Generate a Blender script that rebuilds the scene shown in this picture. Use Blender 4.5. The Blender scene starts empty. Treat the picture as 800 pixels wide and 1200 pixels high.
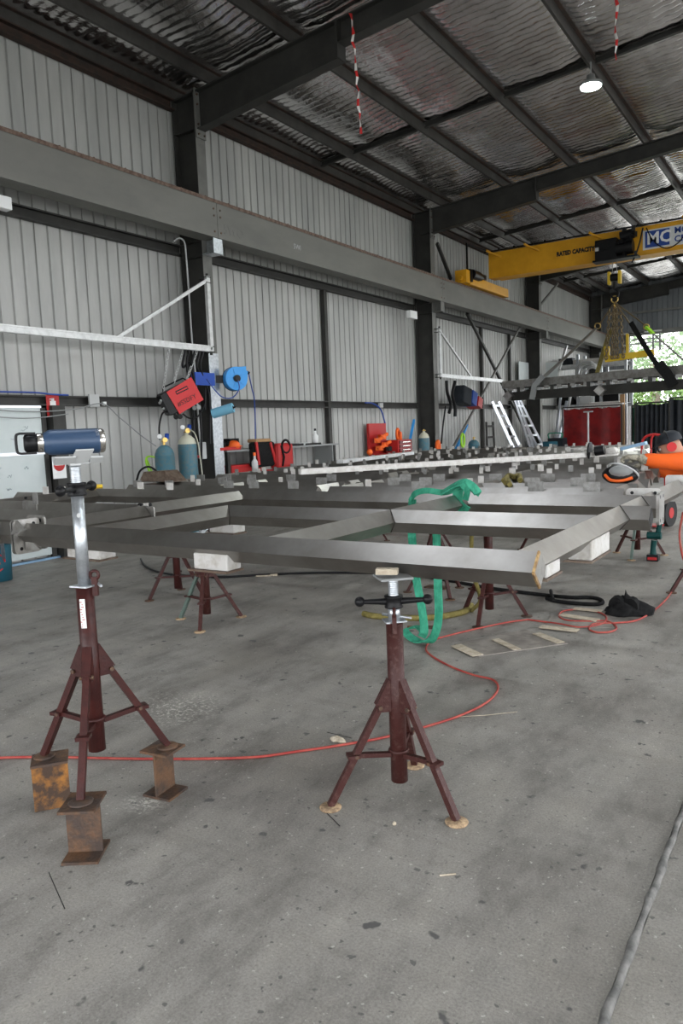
import bpy, bmesh, math, random
import numpy as np
from mathutils import Vector, Matrix, Quaternion
random.seed(7)
PI = math.pi
scene = bpy.context.scene
COL = scene.collection

# ------------------------------------------------------------------ camera
F_PX, CAM_H = 872.0, 1.5
_C = np.array([400.0, 600.0])
def _dir(p):
    v = np.array([p[0]-_C[0], p[1]-_C[1], F_PX]); return v/np.linalg.norm(v)
_Y = _dir((975, 482)); _D = _dir((740, 8200)); _D = _D-_D.dot(_Y)*_Y; _D /= np.linalg.norm(_D)
_Z = -_D; _X = np.cross(_Y, _Z)
if _X[0] < 0: _X = -_X
RW = np.stack([_X, _Y, _Z])                       # photo axes -> world axes
camd = bpy.data.cameras.new('camera'); cam = bpy.data.objects.new('camera', camd); COL.objects.link(cam)
right, down, fwd = RW[:, 0], RW[:, 1], RW[:, 2]
m = Matrix(((right[0], -down[0], -fwd[0], 0), (right[1], -down[1], -fwd[1], 0), (right[2], -down[2], -fwd[2], CAM_H), (0, 0, 0, 1)))
cam.matrix_world = m
camd.sensor_fit = 'VERTICAL'; camd.sensor_height = 36.0; camd.lens = 36.0*F_PX/1200.0
camd.clip_start = .05; camd.clip_end = 300
scene.camera = cam

# ------------------------------------------------------------------ world, lights, exposure
scene.view_settings.view_transform = 'Standard'; scene.view_settings.look = 'None'
scene.view_settings.gamma = 1.0; scene.view_settings.use_curve_mapping = False
scene.view_settings.exposure = 0.40
w = bpy.data.worlds.new('overcast_sky'); scene.world = w; w.use_nodes = True
nt = w.node_tree; nt.nodes.clear()
out = nt.nodes.new('ShaderNodeOutputWorld'); bg = nt.nodes.new('ShaderNodeBackground')
tc = nt.nodes.new('ShaderNodeTexCoord'); sep = nt.nodes.new('ShaderNodeSeparateXYZ'); rmp = nt.nodes.new('ShaderNodeValToRGB')
rmp.color_ramp.elements[0].position = 0.0; rmp.color_ramp.elements[0].color = (.97, .98, 1, 1)
rmp.color_ramp.elements[1].position = 1.0; rmp.color_ramp.elements[1].color = (.86, .92, 1, 1)
nt.links.new(tc.outputs['Generated'], sep.inputs[0]); nt.links.new(sep.outputs[2], rmp.inputs[0])
nt.links.new(rmp.outputs[0], bg.inputs[0]); nt.links.new(bg.outputs[0], out.inputs[0])
bg.inputs[1].default_value = 5.0
def area(name, loc, rot, sx, sy, power, color=(1, 1, 1)):
    l = bpy.data.lights.new(name, 'AREA'); l.shape = 'RECTANGLE'; l.size = sx; l.size_y = sy; l.energy = power; l.color = color
    o = bpy.data.objects.new(name, l); COL.objects.link(o); o.location = loc; o.rotation_euler = rot
    return o

# ------------------------------------------------------------------ pixel helper: a point on the plane x=, y= or z=
def at(px, py, x=None, y=None, z=None):
    r = RW @ np.array([px-400.0, py-600.0, F_PX])
    if x is not None: t = x/r[0]
    elif y is not None: t = y/r[1]
    else: t = (z-CAM_H)/r[2]
    return Vector((t*r[0], t*r[1], CAM_H+t*r[2]))

# ------------------------------------------------------------------ materials
MATS = {}
def mat(name, base, rough=.6, metal=0.0, base2=None, scale=8.0, bump=0.0, bscale=60.0, stretch=None, emit=None, lo=.4, hi=.62, rvar=0.0, detail=5, alpha=None, spec=None):
    m = bpy.data.materials.new(name); m.use_nodes = True; nt = m.node_tree; b = nt.nodes['Principled BSDF']
    b.inputs['Base Color'].default_value = (*base, 1); b.inputs['Roughness'].default_value = rough; b.inputs['Metallic'].default_value = metal
    if spec is None and metal < .3: spec = .28
    if spec is not None: b.inputs['Specular IOR Level'].default_value = spec
    geo = nt.nodes.new('ShaderNodeNewGeometry'); mp = nt.nodes.new('ShaderNodeMapping')
    nt.links.new(geo.outputs['Position'], mp.inputs[0])
    if stretch: mp.inputs['Scale'].default_value = stretch
    if base2 is not None:
        n = nt.nodes.new('ShaderNodeTexNoise'); n.inputs['Scale'].default_value = scale; n.inputs['Detail'].default_value = detail; n.inputs['Roughness'].default_value = .65
        nt.links.new(mp.outputs[0], n.inputs[0])
        cr = nt.nodes.new('ShaderNodeValToRGB'); cr.color_ramp.elements[0].position = lo; cr.color_ramp.elements[1].position = hi
        cr.color_ramp.elements[0].color = (*base, 1); cr.color_ramp.elements[1].color = (*base2, 1)
        nt.links.new(n.outputs[0], cr.inputs[0]); nt.links.new(cr.outputs[0], b.inputs['Base Color'])
        if rvar:
            mr = nt.nodes.new('ShaderNodeMapRange'); mr.inputs[3].default_value = rough-rvar; mr.inputs[4].default_value = rough+rvar
            nt.links.new(n.outputs[0], mr.inputs[0]); nt.links.new(mr.outputs[0], b.inputs['Roughness'])
    if bump:
        n2 = nt.nodes.new('ShaderNodeTexNoise'); n2.inputs['Scale'].default_value = bscale; n2.inputs['Detail'].default_value = 4
        nt.links.new(mp.outputs[0], n2.inputs[0])
        bp = nt.nodes.new('ShaderNodeBump'); bp.inputs['Strength'].default_value = bump; bp.inputs['Distance'].default_value = .01
        nt.links.new(n2.outputs[0], bp.inputs['Height']); nt.links.new(bp.outputs[0], b.inputs['Normal'])
    if emit: b.inputs['Emission Color'].default_value = (*emit[0], 1); b.inputs['Emission Strength'].default_value = emit[1]
    MATS[name] = m
    return m

def concrete():
    m = mat('concrete', (.2, .2, .19), .62); nt = m.node_tree; b = nt.nodes['Principled BSDF']; L = nt.links
    geo = nt.nodes.new('ShaderNodeNewGeometry')
    def noise(scale, detail=6, rough=.6, st=None, off=None):
        n = nt.nodes.new('ShaderNodeTexNoise'); n.inputs['Scale'].default_value = scale; n.inputs['Detail'].default_value = detail; n.inputs['Roughness'].default_value = rough
        mp = nt.nodes.new('ShaderNodeMapping'); L.new(geo.outputs['Position'], mp.inputs[0])
        if st: mp.inputs['Scale'].default_value = st[:3]; mp.inputs['Rotation'].default_value = (0, 0, st[3] if len(st) > 3 else 0)
        if off: mp.inputs['Location'].default_value = off
        L.new(mp.outputs[0], n.inputs[0]); return n
    def ramp(src, stops):
        c = nt.nodes.new('ShaderNodeValToRGB')
        while len(c.color_ramp.elements) < len(stops): c.color_ramp.elements.new(.5)
        for e, (p, col) in zip(c.color_ramp.elements, stops): e.position = p; e.color = (*col, 1) if len(col) == 3 else col
        L.new(src, c.inputs[0]); return c
    def mix(a, c, fac, typ='MIX'):
        x = nt.nodes.new('ShaderNodeMix'); x.data_type = 'RGBA'; x.blend_type = typ
        L.new(a, x.inputs[6]); L.new(c, x.inputs[7])
        if isinstance(fac, float): x.inputs[0].default_value = fac
        else: L.new(fac, x.inputs[0])
        return x.outputs[2]
    big = ramp(noise(.55, 7, .62).outputs[0], [(.3, (.170, .158, .142)), (.5, (.242, .229, .211)), (.7, (.31, .295, .274))])
    mid = ramp(noise(3.2, 8, .7, (1, .45, 1, .5)).outputs[0], [(.36, (.58, .575, .56)), (.5, (.98, .98, .97)), (.66, (1.25, 1.24, 1.2))])
    c = mix(big.outputs[0], mid.outputs[0], .8, 'MULTIPLY')
    fine = ramp(noise(120, 5, .8).outputs[0], [(.34, (.6, .59, .57)), (.5, (1, 1, 1)), (.66, (1.32, 1.32, 1.29))])
    c = mix(c, fine.outputs[0], .7, 'MULTIPLY')
    # streaks dragged along the slab
    st = ramp(noise(2.4, 6, .75, (.25, 2.6, 1, -.7)).outputs[0], [(.5, (1, 1, 1)), (.72, (.72, .71, .7))])
    c = mix(c, st.outputs[0], .55, 'MULTIPLY')
    # dark grease spots
    v = noise(11, 3, .5); sp = ramp(v.outputs[0], [(.665, (0, 0, 0)), (.71, (1, 1, 1))])
    dk = nt.nodes.new('ShaderNodeRGB'); dk.outputs[0].default_value = (.085, .083, .08, 1)
    c = mix(c, dk.outputs[0], sp.outputs[0])
    v = noise(30, 2, .5, None, (7, 3, 0)); sp = ramp(v.outputs[0], [(.675, (0, 0, 0)), (.71, (.8, .8, .8))])
    c = mix(c, dk.outputs[0], sp.outputs[0])
    # pale grinding dust and chips
    v = noise(42, 3, .6, None, (3, 9, 0)); sp = ramp(v.outputs[0], [(.66, (0, 0, 0)), (.69, (.6, .6, .6))])
    wt = nt.nodes.new('ShaderNodeRGB'); wt.outputs[0].default_value = (.5, .48, .43, 1)
    c = mix(c, wt.outputs[0], sp.outputs[0])
    # dust scatter near the left stand
    for (cx, cy, rad, thr) in ((-3.03, 2.82, .34, .54), (-2.35, 2.0, .12, .5)):
        vd = nt.nodes.new('ShaderNodeVectorMath'); vd.operation = 'DISTANCE'; L.new(geo.outputs['Position'], vd.inputs[0]); vd.inputs[1].default_value = (cx, cy, 0)
        mr = nt.nodes.new('ShaderNodeMapRange'); mr.inputs[1].default_value = 0; mr.inputs[2].default_value = rad; mr.inputs[3].default_value = 1; mr.inputs[4].default_value = 0
        L.new(vd.outputs['Value'], mr.inputs[0])
        n = ramp(noise(48, 3, .6).outputs[0], [(thr, (0, 0, 0)), (thr+.05, (1, 1, 1))])
        mm = nt.nodes.new('ShaderNodeMath'); mm.operation = 'MULTIPLY'; L.new(mr.outputs[0], mm.inputs[0]); L.new(n.outputs[0], mm.inputs[1])
        c = mix(c, wt.outputs[0], mm.outputs[0])
    L.new(c, b.inputs['Base Color'])
    rr = ramp(noise(2.2, 6, .6).outputs[0], [(.3, (.42, .42, .42)), (.7, (.7, .7, .7))]); L.new(rr.outputs[0], b.inputs['Roughness'])
    bp = nt.nodes.new('ShaderNodeBump'); bp.inputs['Strength'].default_value = .45; bp.inputs['Distance'].default_value = .005
    L.new(noise(70, 6, .7).outputs[0], bp.inputs['Height']); L.new(bp.outputs[0], b.inputs['Normal'])
    return m
M_conc = concrete()
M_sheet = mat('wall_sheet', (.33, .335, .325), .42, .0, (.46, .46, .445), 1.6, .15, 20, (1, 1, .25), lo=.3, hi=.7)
M_sheet_dark = mat('end_sheet', (.13, .14, .15), .55, 0, (.17, .18, .19), 2, stretch=(1, 1, .25))  # cladding colour darkened to stand for the backlit shade of the end wall
M_foil = mat('roof_foil', (.88, .86, .87), .18, 1.0, (.60, .57, .56), 1.6, .6, 16, lo=.35, hi=.65, rvar=.08)
M_steel = mat('painted_steel', (.030, .030, .028), .5, 0, (.043, .042, .039), 3, .05, 30)
M_purlin = mat('purlin_paint', (.062, .060, .056), .45, .2, (.042, .040, .038), 3)
M_beam = mat('runway_paint', (.135, .135, .124), .55, 0, (.18, .178, .162), 2.2, .06, 30, (1, .4, 1), lo=.3, hi=.7)
M_flange = mat('flange_paint', (.16, .16, .15), .5, 0, (.12, .12, .112), 3)
M_rail = mat('rusty_rail', (.10, .06, .045), .7, .3, (.20, .14, .11), 14, .3, 60)
M_rustpurlin = mat('rusty_oxide_steel', (.055, .033, .026), .75, .0, (.03, .025, .022), 6)
M_inox = mat('brushed_stainless', (.38, .365, .345), .36, 1.0, (.25, .235, .215), 3.0, 0, 40, (1, 1, 1), lo=.3, hi=.7, rvar=.03)
M_inox2 = mat('mill_stainless', (.40, .395, .38), .42, .9, (.28, .27, .25), 9, .03, 50, rvar=.08)
M_tab = mat('grey_tab', (.22, .215, .205), .5, .6, (.3, .3, .29), 30)
M_film = mat('white_film', (.60, .59, .565), .45, 0, (.48, .46, .43), 20, .2, 60)
M_stub = mat('film_wrapped_stub', (.52, .51, .49), .5, 0, (.34, .31, .27), 14, .2, 40, lo=.45, hi=.7)
M_weldcopper = mat('copper_tape', (.55, .36, .16), .4, .6, (.25, .14, .06), 40)
M_brownplate = mat('heat_tinted_plate', (.10, .065, .045), .5, .5, (.17, .13, .10), 18)
M_maroon = mat('maroon_paint', (.050, .013, .011), .38, 0, (.034, .010, .009), 22, .15, 90)
M_maroon_worn = mat('worn_maroon_paint', (.045, .013, .011), .45, 0, (.085, .045, .038), 45, .3, 90, lo=.52, hi=.75)
M_galv = mat('galvanised', (.56, .59, .62), .34, .8, (.40, .43, .46), 25, .1, 60)
M_galv_matte = mat('galvanised_arm', (.62, .63, .63), .45, .5, (.5, .51, .51), 10)
M_black = mat('black_plastic', (.006, .006, .007), .40, 0, spec=.22)
M_blackcloth = mat('black_cloth', (.004, .004, .0045), .95, 0, (.010, .010, .010), 30, .4, 60)
M_rust = mat('rusty_beam', (.07, .045, .032), .75, .2, (.33, .145, .035), 13, .5, 70, lo=.45, hi=.66)
M_rustdark = mat('dark_rusty_beam', (.06, .042, .034), .6, .35, (.14, .075, .04), 13, .4, 70)
M_footrust = mat('sandy_foot', (.20, .14, .09), .8, 0, (.46, .33, .2), 35, .3, 90)
M_blue = mat('bottle_blue', (.027, .058, .118), .40, .1, spec=.5)
M_silver = mat('polished_steel', (.6, .58, .54), .22, 1)
M_white = mat('white_paint', (.75, .76, .76), .5, 0)
M_board = mat('whiteboard', (.48, .54, .54), .3, 0, (.55, .60, .60), 2.5, lo=.3, hi=.7)
M_ink = mat('faded_ink', (.25, .3, .33), .8, 0)
M_blk = mat('black_ink', (.02, .02, .02), .7, 0)
M_red = mat('red_paint', (.40, .02, .02), .42, 0)
M_redbright = mat('welder_red', (.52, .018, .02), .4, 0)
M_redcurtain = mat('red_welding_curtain', (.20, .008, .008), .35, 0, (.12, .005, .006), 3)
M_yellow = mat('crane_yellow', (.72, .36, .02), .45, 0, (.62, .30, .015), 2)
M_yellow2 = mat('cage_yellow', (.62, .42, .03), .5, 0)  # second yellow, for the cage, hook cheeks and small hand tool
M_cranewhite = mat('crane_label', (.62, .64, .64), .5, 0)
M_navy = mat('label_navy', (.02, .06, .28), .5, 0)
M_reel = mat('reel_blue', (.04, .30, .72), .35, 0)
M_bluebr = mat('bracket_blue', (.02, .07, .36), .45, 0)
M_paper = mat('blue_paper_roll', (.17, .42, .58), .8, 0)
M_cyl = mat('cylinder_teal', (.05, .15, .20), .45, 0, (.10, .15, .16), 18)
M_cream = mat('cylinder_cream', (.50, .50, .40), .5, 0)
M_brass = mat('brass', (.55, .38, .12), .35, .9)
M_orange = mat('hivis_orange', (.80, .12, .012), .75, 0, (.75, .11, .015), 9, .5, 14)
M_oranget = mat('orange_tool', (.8, .13, .02), .5, 0)
M_green = mat('green_sling', (.02, .20, .12), .8, 0, (.05, .32, .20), 30, .4, 60, (1, 1, .4))
M_olive = mat('olive_sling', (.13, .11, .03), .85, 0, (.22, .18, .06), 22, .5, 50)
M_lime = mat('lime_cord', (.35, .7, .05), .6, 0)
M_hose = mat('red_hose', (.28, .035, .03), .45, 0, (.38, .08, .06), 8)
M_hosedark = mat('dark_hose', (.05, .025, .03), .5, 0)
M_bluehose = mat('blue_hose', (.03, .07, .30), .45, 0)
M_card = mat('floor_cardboard', (.20, .18, .16), .85, 0, (.28, .255, .225), 9, .3, 40)
M_timber = mat('pale_timber', (.52, .46, .36), .8, 0, (.38, .32, .24), 30, .3, 60, (1, 1, 1))
M_skin = mat('skin', (.45, .25, .17), .55, 0)
M_leather = mat('glove_leather', (.42, .39, .31), .85, 0, (.14, .13, .10), 25, .4, 60)
M_jean = mat('navy_trousers', (.02, .03, .06), .85, 0)
M_grey = mat('grey_paint', (.25, .26, .26), .5, 0)
M_lightgrey = mat('light_grey', (.45, .46, .46), .5, 0)
M_chain = mat('chain_steel', (.22, .17, .10), .45, .7)
M_rope = mat('wire_rope', (.28, .28, .26), .5, .5)
M_greyleg = mat('green_grey_paint', (.10, .14, .12), .5, 0)
M_blueb = mat('pale_blue_paint', (.22, .36, .52), .4, .3)
M_tape_r = mat('tape_red', (.6, .03, .03), .5, 0); M_tape_w = mat('tape_white', (.75, .75, .73), .5, 0)
M_lamp = mat('lamp_glow', (1, 1, 1), .5, 0, emit=((.85, 1, .97), 30))
M_cardbox = mat('cardboard_box', (.36, .22, .11), .85, 0)
M_alu = mat('aluminium', (.62, .65, .70), .35, .8)
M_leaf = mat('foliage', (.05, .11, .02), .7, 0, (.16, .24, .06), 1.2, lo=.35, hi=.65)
M_leaf2 = mat('hazy_foliage', (.09, .15, .07), .7, 0, (.22, .29, .16), 1.5, lo=.35, hi=.65)  # leaf colour lightened to stand for the bright haze over the far trees
M_bark = mat('bark', (.1, .08, .06), .9, 0)
M_ground = mat('outside_gravel', (.46, .45, .42), .95, 0, (.38, .38, .33), .6)
M_sealant = mat('joint_sealant', (.20, .195, .185), .8, 0, (.10, .1, .095), 12, .6, 40)
M_rubber = mat('rubber', (.02, .02, .02), .75, 0)
M_teal = mat('teal_bin', (.02, .10, .14), .5, 0)
M_makita = mat('tool_green', (.0, .045, .042), .45, 0)
M_tarp = mat('dark_screen', (.008, .011, .015), .6, 0, (.018, .022, .028), 3)

# ------------------------------------------------------------------ mesh building
class MB:
    def __init__(s): s.v = []; s.f = []; s.sm = []
    def add(s, vs, fs, smooth=False):
        o = len(s.v); s.v += [tuple(v) for v in vs]
        for f in fs: s.f.append([i+o for i in f]); s.sm.append(smooth)
        return s
    def box(s, c, d, rot=None, rz=0):
        c = Vector(c); hx, hy, hz = d[0]/2, d[1]/2, d[2]/2
        M = rot if rot is not None else Matrix.Rotation(rz, 3, 'Z')
        vs = [c+M@Vector((x*hx, y*hy, z*hz)) for x in (-1, 1) for y in (-1, 1) for z in (-1, 1)]
        return s.add(vs, [(0, 1, 3, 2), (4, 6, 7, 5), (0, 4, 5, 1), (2, 3, 7, 6), (0, 2, 6, 4), (1, 5, 7, 3)])
    def bb(s, a, b):
        return s.box([(a[i]+b[i])/2 for i in range(3)], [abs(b[i]-a[i]) for i in range(3)])
    def prism(s, poly, p0, p1, up=(0, 0, 1), smooth=False, caps=True):
        """poly: list of (u,v) swept from p0 to p1; v is along up, u sideways"""
        p0, p1 = Vector(p0), Vector(p1); d = (p1-p0).normalized(); up = Vector(up)
        if abs(d.dot(up)) > .98: up = Vector((0, 1, 0))
        u = d.cross(up).normalized(); v = u.cross(d).normalized(); n = len(poly)
        vs = [p0+u*a+v*b for a, b in poly]+[p1+u*a+v*b for a, b in poly]
        fs = [(i, (i+1) % n, n+(i+1) % n, n+i) for i in range(n)]
        s.add(vs, fs, smooth)
        if caps: s.add(vs, [tuple(range(n))[::-1], tuple(range(n, 2*n))])
        return s
    def bar(s, p0, p1, w, h, up=(0, 0, 1)):
        return s.prism([(-w/2, -h/2), (w/2, -h/2), (w/2, h/2), (-w/2, h/2)], p0, p1, up)
    def cyl(s, p0, p1, r, n=14, r2=None, caps=True):
        r2 = r if r2 is None else r2
        p0, p1 = Vector(p0), Vector(p1); d = (p1-p0).normalized()
        a = Vector((0, 0, 1)) if abs(d.z) < .9 else Vector((1, 0, 0))
        u = d.cross(a).normalized(); v = d.cross(u)
        c = [(math.cos(2*PI*i/n), math.sin(2*PI*i/n)) for i in range(n)]
        vs = [p0+(u*x+v*y)*r for x, y in c]+[p1+(u*x+v*y)*r2 for x, y in c]
        s.add(vs, [(i, (i+1) % n, n+(i+1) % n, n+i) for i in range(n)], True)
        if caps: s.add(vs, [tuple(range(n))[::-1], tuple(range(n, 2*n))])
        return s
    def path(s, pts, r, n=8, closed=False):
        pts = [Vector(p) for p in pts]; N = len(pts); rings = []; prev = None
        for i, p in enumerate(pts):
            a = pts[i-1] if i > 0 else (pts[-1] if closed else p); b = pts[i+1] if i < N-1 else (pts[0] if closed else p)
            d = (b-a).normalized()
            if prev is None:
                u = d.cross(Vector((0, 0, 1)) if abs(d.z) < .9 else Vector((1, 0, 0))).normalized()
            else: u = (prev-d*prev.dot(d)).normalized()
            prev = u; v = d.cross(u); rr = r[i] if isinstance(r, (list, tuple)) else r
            rings.append([p+(u*math.cos(2*PI*k/n)+v*math.sin(2*PI*k/n))*rr for k in range(n)])
        vs = [q for R in rings for q in R]; fs = []
        for i in range(N-1+(1 if closed else 0)):
            j = (i+1) % N
            for k in range(n): fs.append((i*n+k, i*n+(k+1) % n, j*n+(k+1) % n, j*n+k))
        s.add(vs, fs, True)
        if not closed: s.add(vs, [tuple(range(n))[::-1], tuple(range((N-1)*n, N*n))])
        return s
    def strap(s, pts, w, t, side):
        """flat ribbon along pts, width w along side"""
        pts = [Vector(p) for p in pts]; N = len(pts); vs = []
        sides = side if isinstance(side, list) else [side]*N
        for i, p in enumerate(pts):
            d = (pts[min(i+1, N-1)]-pts[max(i-1, 0)]).normalized(); sd = Vector(sides[i]); sd = (sd-d*sd.dot(d)).normalized(); nn = d.cross(sd)
            vs += [p-sd*w/2-nn*t/2, p+sd*w/2-nn*t/2, p+sd*w/2+nn*t/2, p-sd*w/2+nn*t/2]
        fs = [(i*4+k, i*4+(k+1) % 4, (i+1)*4+(k+1) % 4, (i+1)*4+k) for i in range(N-1) for k in range(4)]
        return s.add(vs, fs+[(0, 3, 2, 1), tuple((N-1)*4+k for k in range(4))])
    def sphere(s, c, r, nu=14, nv=9, sc=(1, 1, 1), rot=None):
        c = Vector(c); vs = []; fs = []
        for j in range(nv+1):
            t = PI*j/nv
            for i in range(nu):
                q = Vector((math.sin(t)*math.cos(2*PI*i/nu)*sc[0], math.sin(t)*math.sin(2*PI*i/nu)*sc[1], math.cos(t)*sc[2]))*r
                vs.append(c+(rot@q if rot else q))
        for j in range(nv):
            for i in range(nu): fs.append((j*nu+i, j*nu+(i+1) % nu, (j+1)*nu+(i+1) % nu, (j+1)*nu+i))
        return s.add(vs, fs, True)
    def lathe(s, prof, p0, axis=(0, 0, 1), n=24):
        """prof: (radius, height) along axis from p0"""
        p0 = Vector(p0); d = Vector(axis).normalized(); a = Vector((0, 0, 1)) if abs(d.z) < .9 else Vector((1, 0, 0))
        u = d.cross(a).normalized(); v = d.cross(u); vs = []
        for r, h in prof: vs += [p0+d*h+(u*math.cos(2*PI*i/n)+v*math.sin(2*PI*i/n))*r for i in range(n)]
        fs = [(j*n+i, j*n+(i+1) % n, (j+1)*n+(i+1) % n, (j+1)*n+i) for j in range(len(prof)-1) for i in range(n)]
        return s.add(vs, fs, True)
    def torus(s, c, R, r, axis=(0, 0, 1), n=28, k=8):
        c = Vector(c); d = Vector(axis).normalized(); a = Vector((0, 0, 1)) if abs(d.z) < .9 else Vector((1, 0, 0))
        u = d.cross(a).normalized(); v = d.cross(u)
        return s.path([c+(u*math.cos(2*PI*i/n)+v*math.sin(2*PI*i/n))*R for i in range(n)], r, k, True)
    def plate(s, poly, t):
        """poly: 3-D planar polygon, thickened by vector t"""
        t = Vector(t); n = len(poly); a = [Vector(p)-t/2 for p in poly]; b = [Vector(p)+t/2 for p in poly]
        s.add(a+b, [tuple(range(n))[::-1], tuple(range(n, 2*n))]+[(i, (i+1) % n, n+(i+1) % n, n+i) for i in range(n)])
        return s
    def mesh(s, name, origin=(0, 0, 0), mats=()):
        o = Vector(origin); me = bpy.data.meshes.new(name)
        me.from_pydata([tuple(Vector(v)-o) for v in s.v], [], s.f); me.polygons.foreach_set('use_smooth', s.sm)
        me.update()
        bm = bmesh.new(); bm.from_mesh(me); bmesh.ops.recalc_face_normals(bm, faces=bm.faces); bm.to_mesh(me); bm.free()
        for m_ in mats: me.materials.append(m_)
        return me

ORG = {}
def empty(name, loc=(0, 0, 0)):
    o = bpy.data.objects.new(name, None); o.empty_display_size = .1; COL.objects.link(o); o.location = loc; ORG[o.name] = Vector(loc); return o
def part(name, mb, material, parent=None, origin=None, bevel=0):
    """a mesh object; with a parent its coordinates stay where they are in the world of the parent's frame"""
    if parent is not None: org = ORG[parent.name]
    else:
        if origin is None:
            a = np.array(mb.v); origin = ((a[:, 0].min()+a[:, 0].max())/2, (a[:, 1].min()+a[:, 1].max())/2, a[:, 2].min())
        org = Vector(origin)
    o = bpy.data.objects.new(name, mb.mesh(name, org, [material])); COL.objects.link(o)
    if parent is None: o.location = org
    else: o.parent = parent
    ORG[o.name] = org
    if bevel:
        b = o.modifiers.new('bevel', 'BEVEL'); b.width = bevel; b.segments = 2; b.limit_method = 'ANGLE'; b.angle_limit = .6
    return o
def tag(o, label=None, cat=None, group=None, kind=None):
    if label: o['label'] = label
    if cat: o['category'] = cat
    if group: o['group'] = group
    if kind: o['kind'] = kind
    return o
def copy_tree(o, parent=None):
    c = o.copy(); COL.objects.link(c); c.parent = parent; ORG[c.name] = Vector((0, 0, 0))
    for ch in list(o.children): copy_tree(ch, c)
    return c
def text_part(name, txt, size, loc, ux, uy, material, parent=None, thick=.002, bold=0.0, align='LEFT'):
    """lettering as thin raised geometry; ux = reading direction, uy = up direction"""
    cu = bpy.data.curves.new(name, 'FONT'); cu.body = txt; cu.size = size; cu.extrude = thick; cu.offset = bold; cu.align_x = align; cu.resolution_u = 2
    t = bpy.data.objects.new('tmp', cu); COL.objects.link(t)
    dg = bpy.context.evaluated_depsgraph_get(); me = bpy.data.meshes.new_from_object(t.evaluated_get(dg)); me.name = name
    bpy.data.objects.remove(t)
    ux, uy = Vector(ux), Vector(uy); n = ux.cross(uy).normalized()
    M = Matrix((ux, uy, n)).transposed().to_4x4(); M.translation = Vector(loc)
    me.transform(M)
    org = ORG[parent.name] if parent is not None else Vector(loc)
    me.transform(Matrix.Translation(-org)); me.materials.clear(); me.materials.append(material)
    o = bpy.data.objects.new(name, me); COL.objects.link(o)
    if parent is not None: o.parent = parent
    else: o.location = org
    ORG[o.name] = org
    return o
def smooth_pts(pts, n=8):
    """Catmull-Rom through the points"""
    P = [Vector(p) for p in pts]; P = [P[0]*2-P[1]]+P+[P[-1]*2-P[-2]]; out = []
    for i in range(1, len(P)-2):
        for k in range(n):
            t = k/n; a, b, c, d = P[i-1], P[i], P[i+1], P[i+2]
            out.append(.5*((2*b)+(c-a)*t+(2*a-5*b+4*c-d)*t*t+(3*b-a-3*c+d)*t**3))
    return out+[P[-2]]
def isec(p0, p1, h, w, tf=.014, tw=.010, up=(0, 0, 1)):
    """I section as one outline"""
    H, W, f, t = h/2, w/2, tf, tw/2
    return [(-W, -H), (W, -H), (W, -H+f), (t, -H+f), (t, H-f), (W, H-f), (W, H), (-W, H), (-W, H-f), (-t, H-f), (-t, -H+f), (-W, -H+f)]
# ================================================================== THE SETTING
XW = -8.55; Y0, Y1 = -4.5, 32.3; FR = [0.9, 8.75, 16.55, 24.4, 32.2]; XR = 9.15; RIDGE = .3
def rz(x): return 6.62+.075*(min(x, 2*RIDGE-x)+8.16)     # underside of the purlins
# floor: two slabs with the sealed joint between them
fl = part('floor', MB().bb((XW-.2, Y0-1, -.12), (-.452, Y1+.1, 0)), M_conc, None, (0, 0, 0)); tag(fl, kind='structure')
part('floor_slab', MB().bb((-.428, Y0-1, -.12), (XR+.3, Y1+.1, 0)), M_conc, fl)
jm = MB(); ys = np.arange(Y0, Y1, .06); rr = random.Random(3)
pts = [(-.44+rr.uniform(-.003, .003), y, rr.uniform(-.004, .0015)) for y in ys]
jm.path(pts, [.0125+rr.uniform(-.002, .0035) for _ in pts], 6)
part('joint_sealant', jm, M_sealant, fl)
gnd = part('floor_outside', MB().bb((-70, -60, -.4), (70, 110, -.13)), M_ground, None, (0, 0, -.4)); tag(gnd, kind='structure')

# left wall
wl = empty('wall_left', (XW, 0, 0)); tag(wl, kind='structure')
def sheet_mesh(h, name, w=.76, z0=0.0):
    prof = []
    for k in range(4):
        y = k*.19
        prof += [(0, y), (0, y+.148), (-.026, y+.158), (-.026, y+.180)]
    prof[0] = (0, -.012); prof += [(0, .772)]
    # add shallow stiffener pips in the pans
    mb = MB(); n = len(prof)
    vs = [(x, y, z0) for x, y in prof]+[(x, y, z0+h) for x, y in prof]
    mb.add(vs, [(i, i+1, n+i+1, n+i) for i in range(n-1)])
    return mb
o0 = None; k = 0; y = Y0
sm = sheet_mesh(6.62, 's').mesh('cladding_sheet', (0, 0, 0), [M_sheet])
while y < Y1-.1:
    o = bpy.data.objects.new('cladding_sheet', sm); COL.objects.link(o); o.parent = wl; o.location = (-.002 if k % 2 else 0, y, 0); k += 1; y += .76
def col_part(x_in, y, top, parent, sgn=1):
    # web along x, flanges at x_out and x_in
    mb = MB(); xo = x_in-sgn*.45
    mb.prism(isec(0, 0, .45, .2, .014, .011), ((x_in+xo)/2, y, 0), ((x_in+xo)/2, y, top), (1, 0, 0))
    c = part('column', mb, M_steel, parent)
    f = MB().bb((x_in-.001, y-.1, 0), (x_in+.004, y+.1, top-.02)); part('inner_flange', f, M_flange, c)
    s = MB()
    for zz in (4.24, 4.47, 6.08): 
        for sg in (-1, 1): s.bb((min(xo, x_in)+.014, y+sg*.006, zz-.006), (max(xo, x_in)-.014, y+sg*.095, zz+.006))
    part('stiffener', s, M_steel, c); c.children[-1]['kind'] = 'stuff'
    b = MB(); b.bb((min(xo, x_in)-.05, y-.14, 0), (max(xo, x_in)+.05, y+.14, .02)); part('base_plate', b, M_steel, c)
    return c
for y in FR: col_part(-8.05, y, rz(-8.1)-.02, wl)
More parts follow.
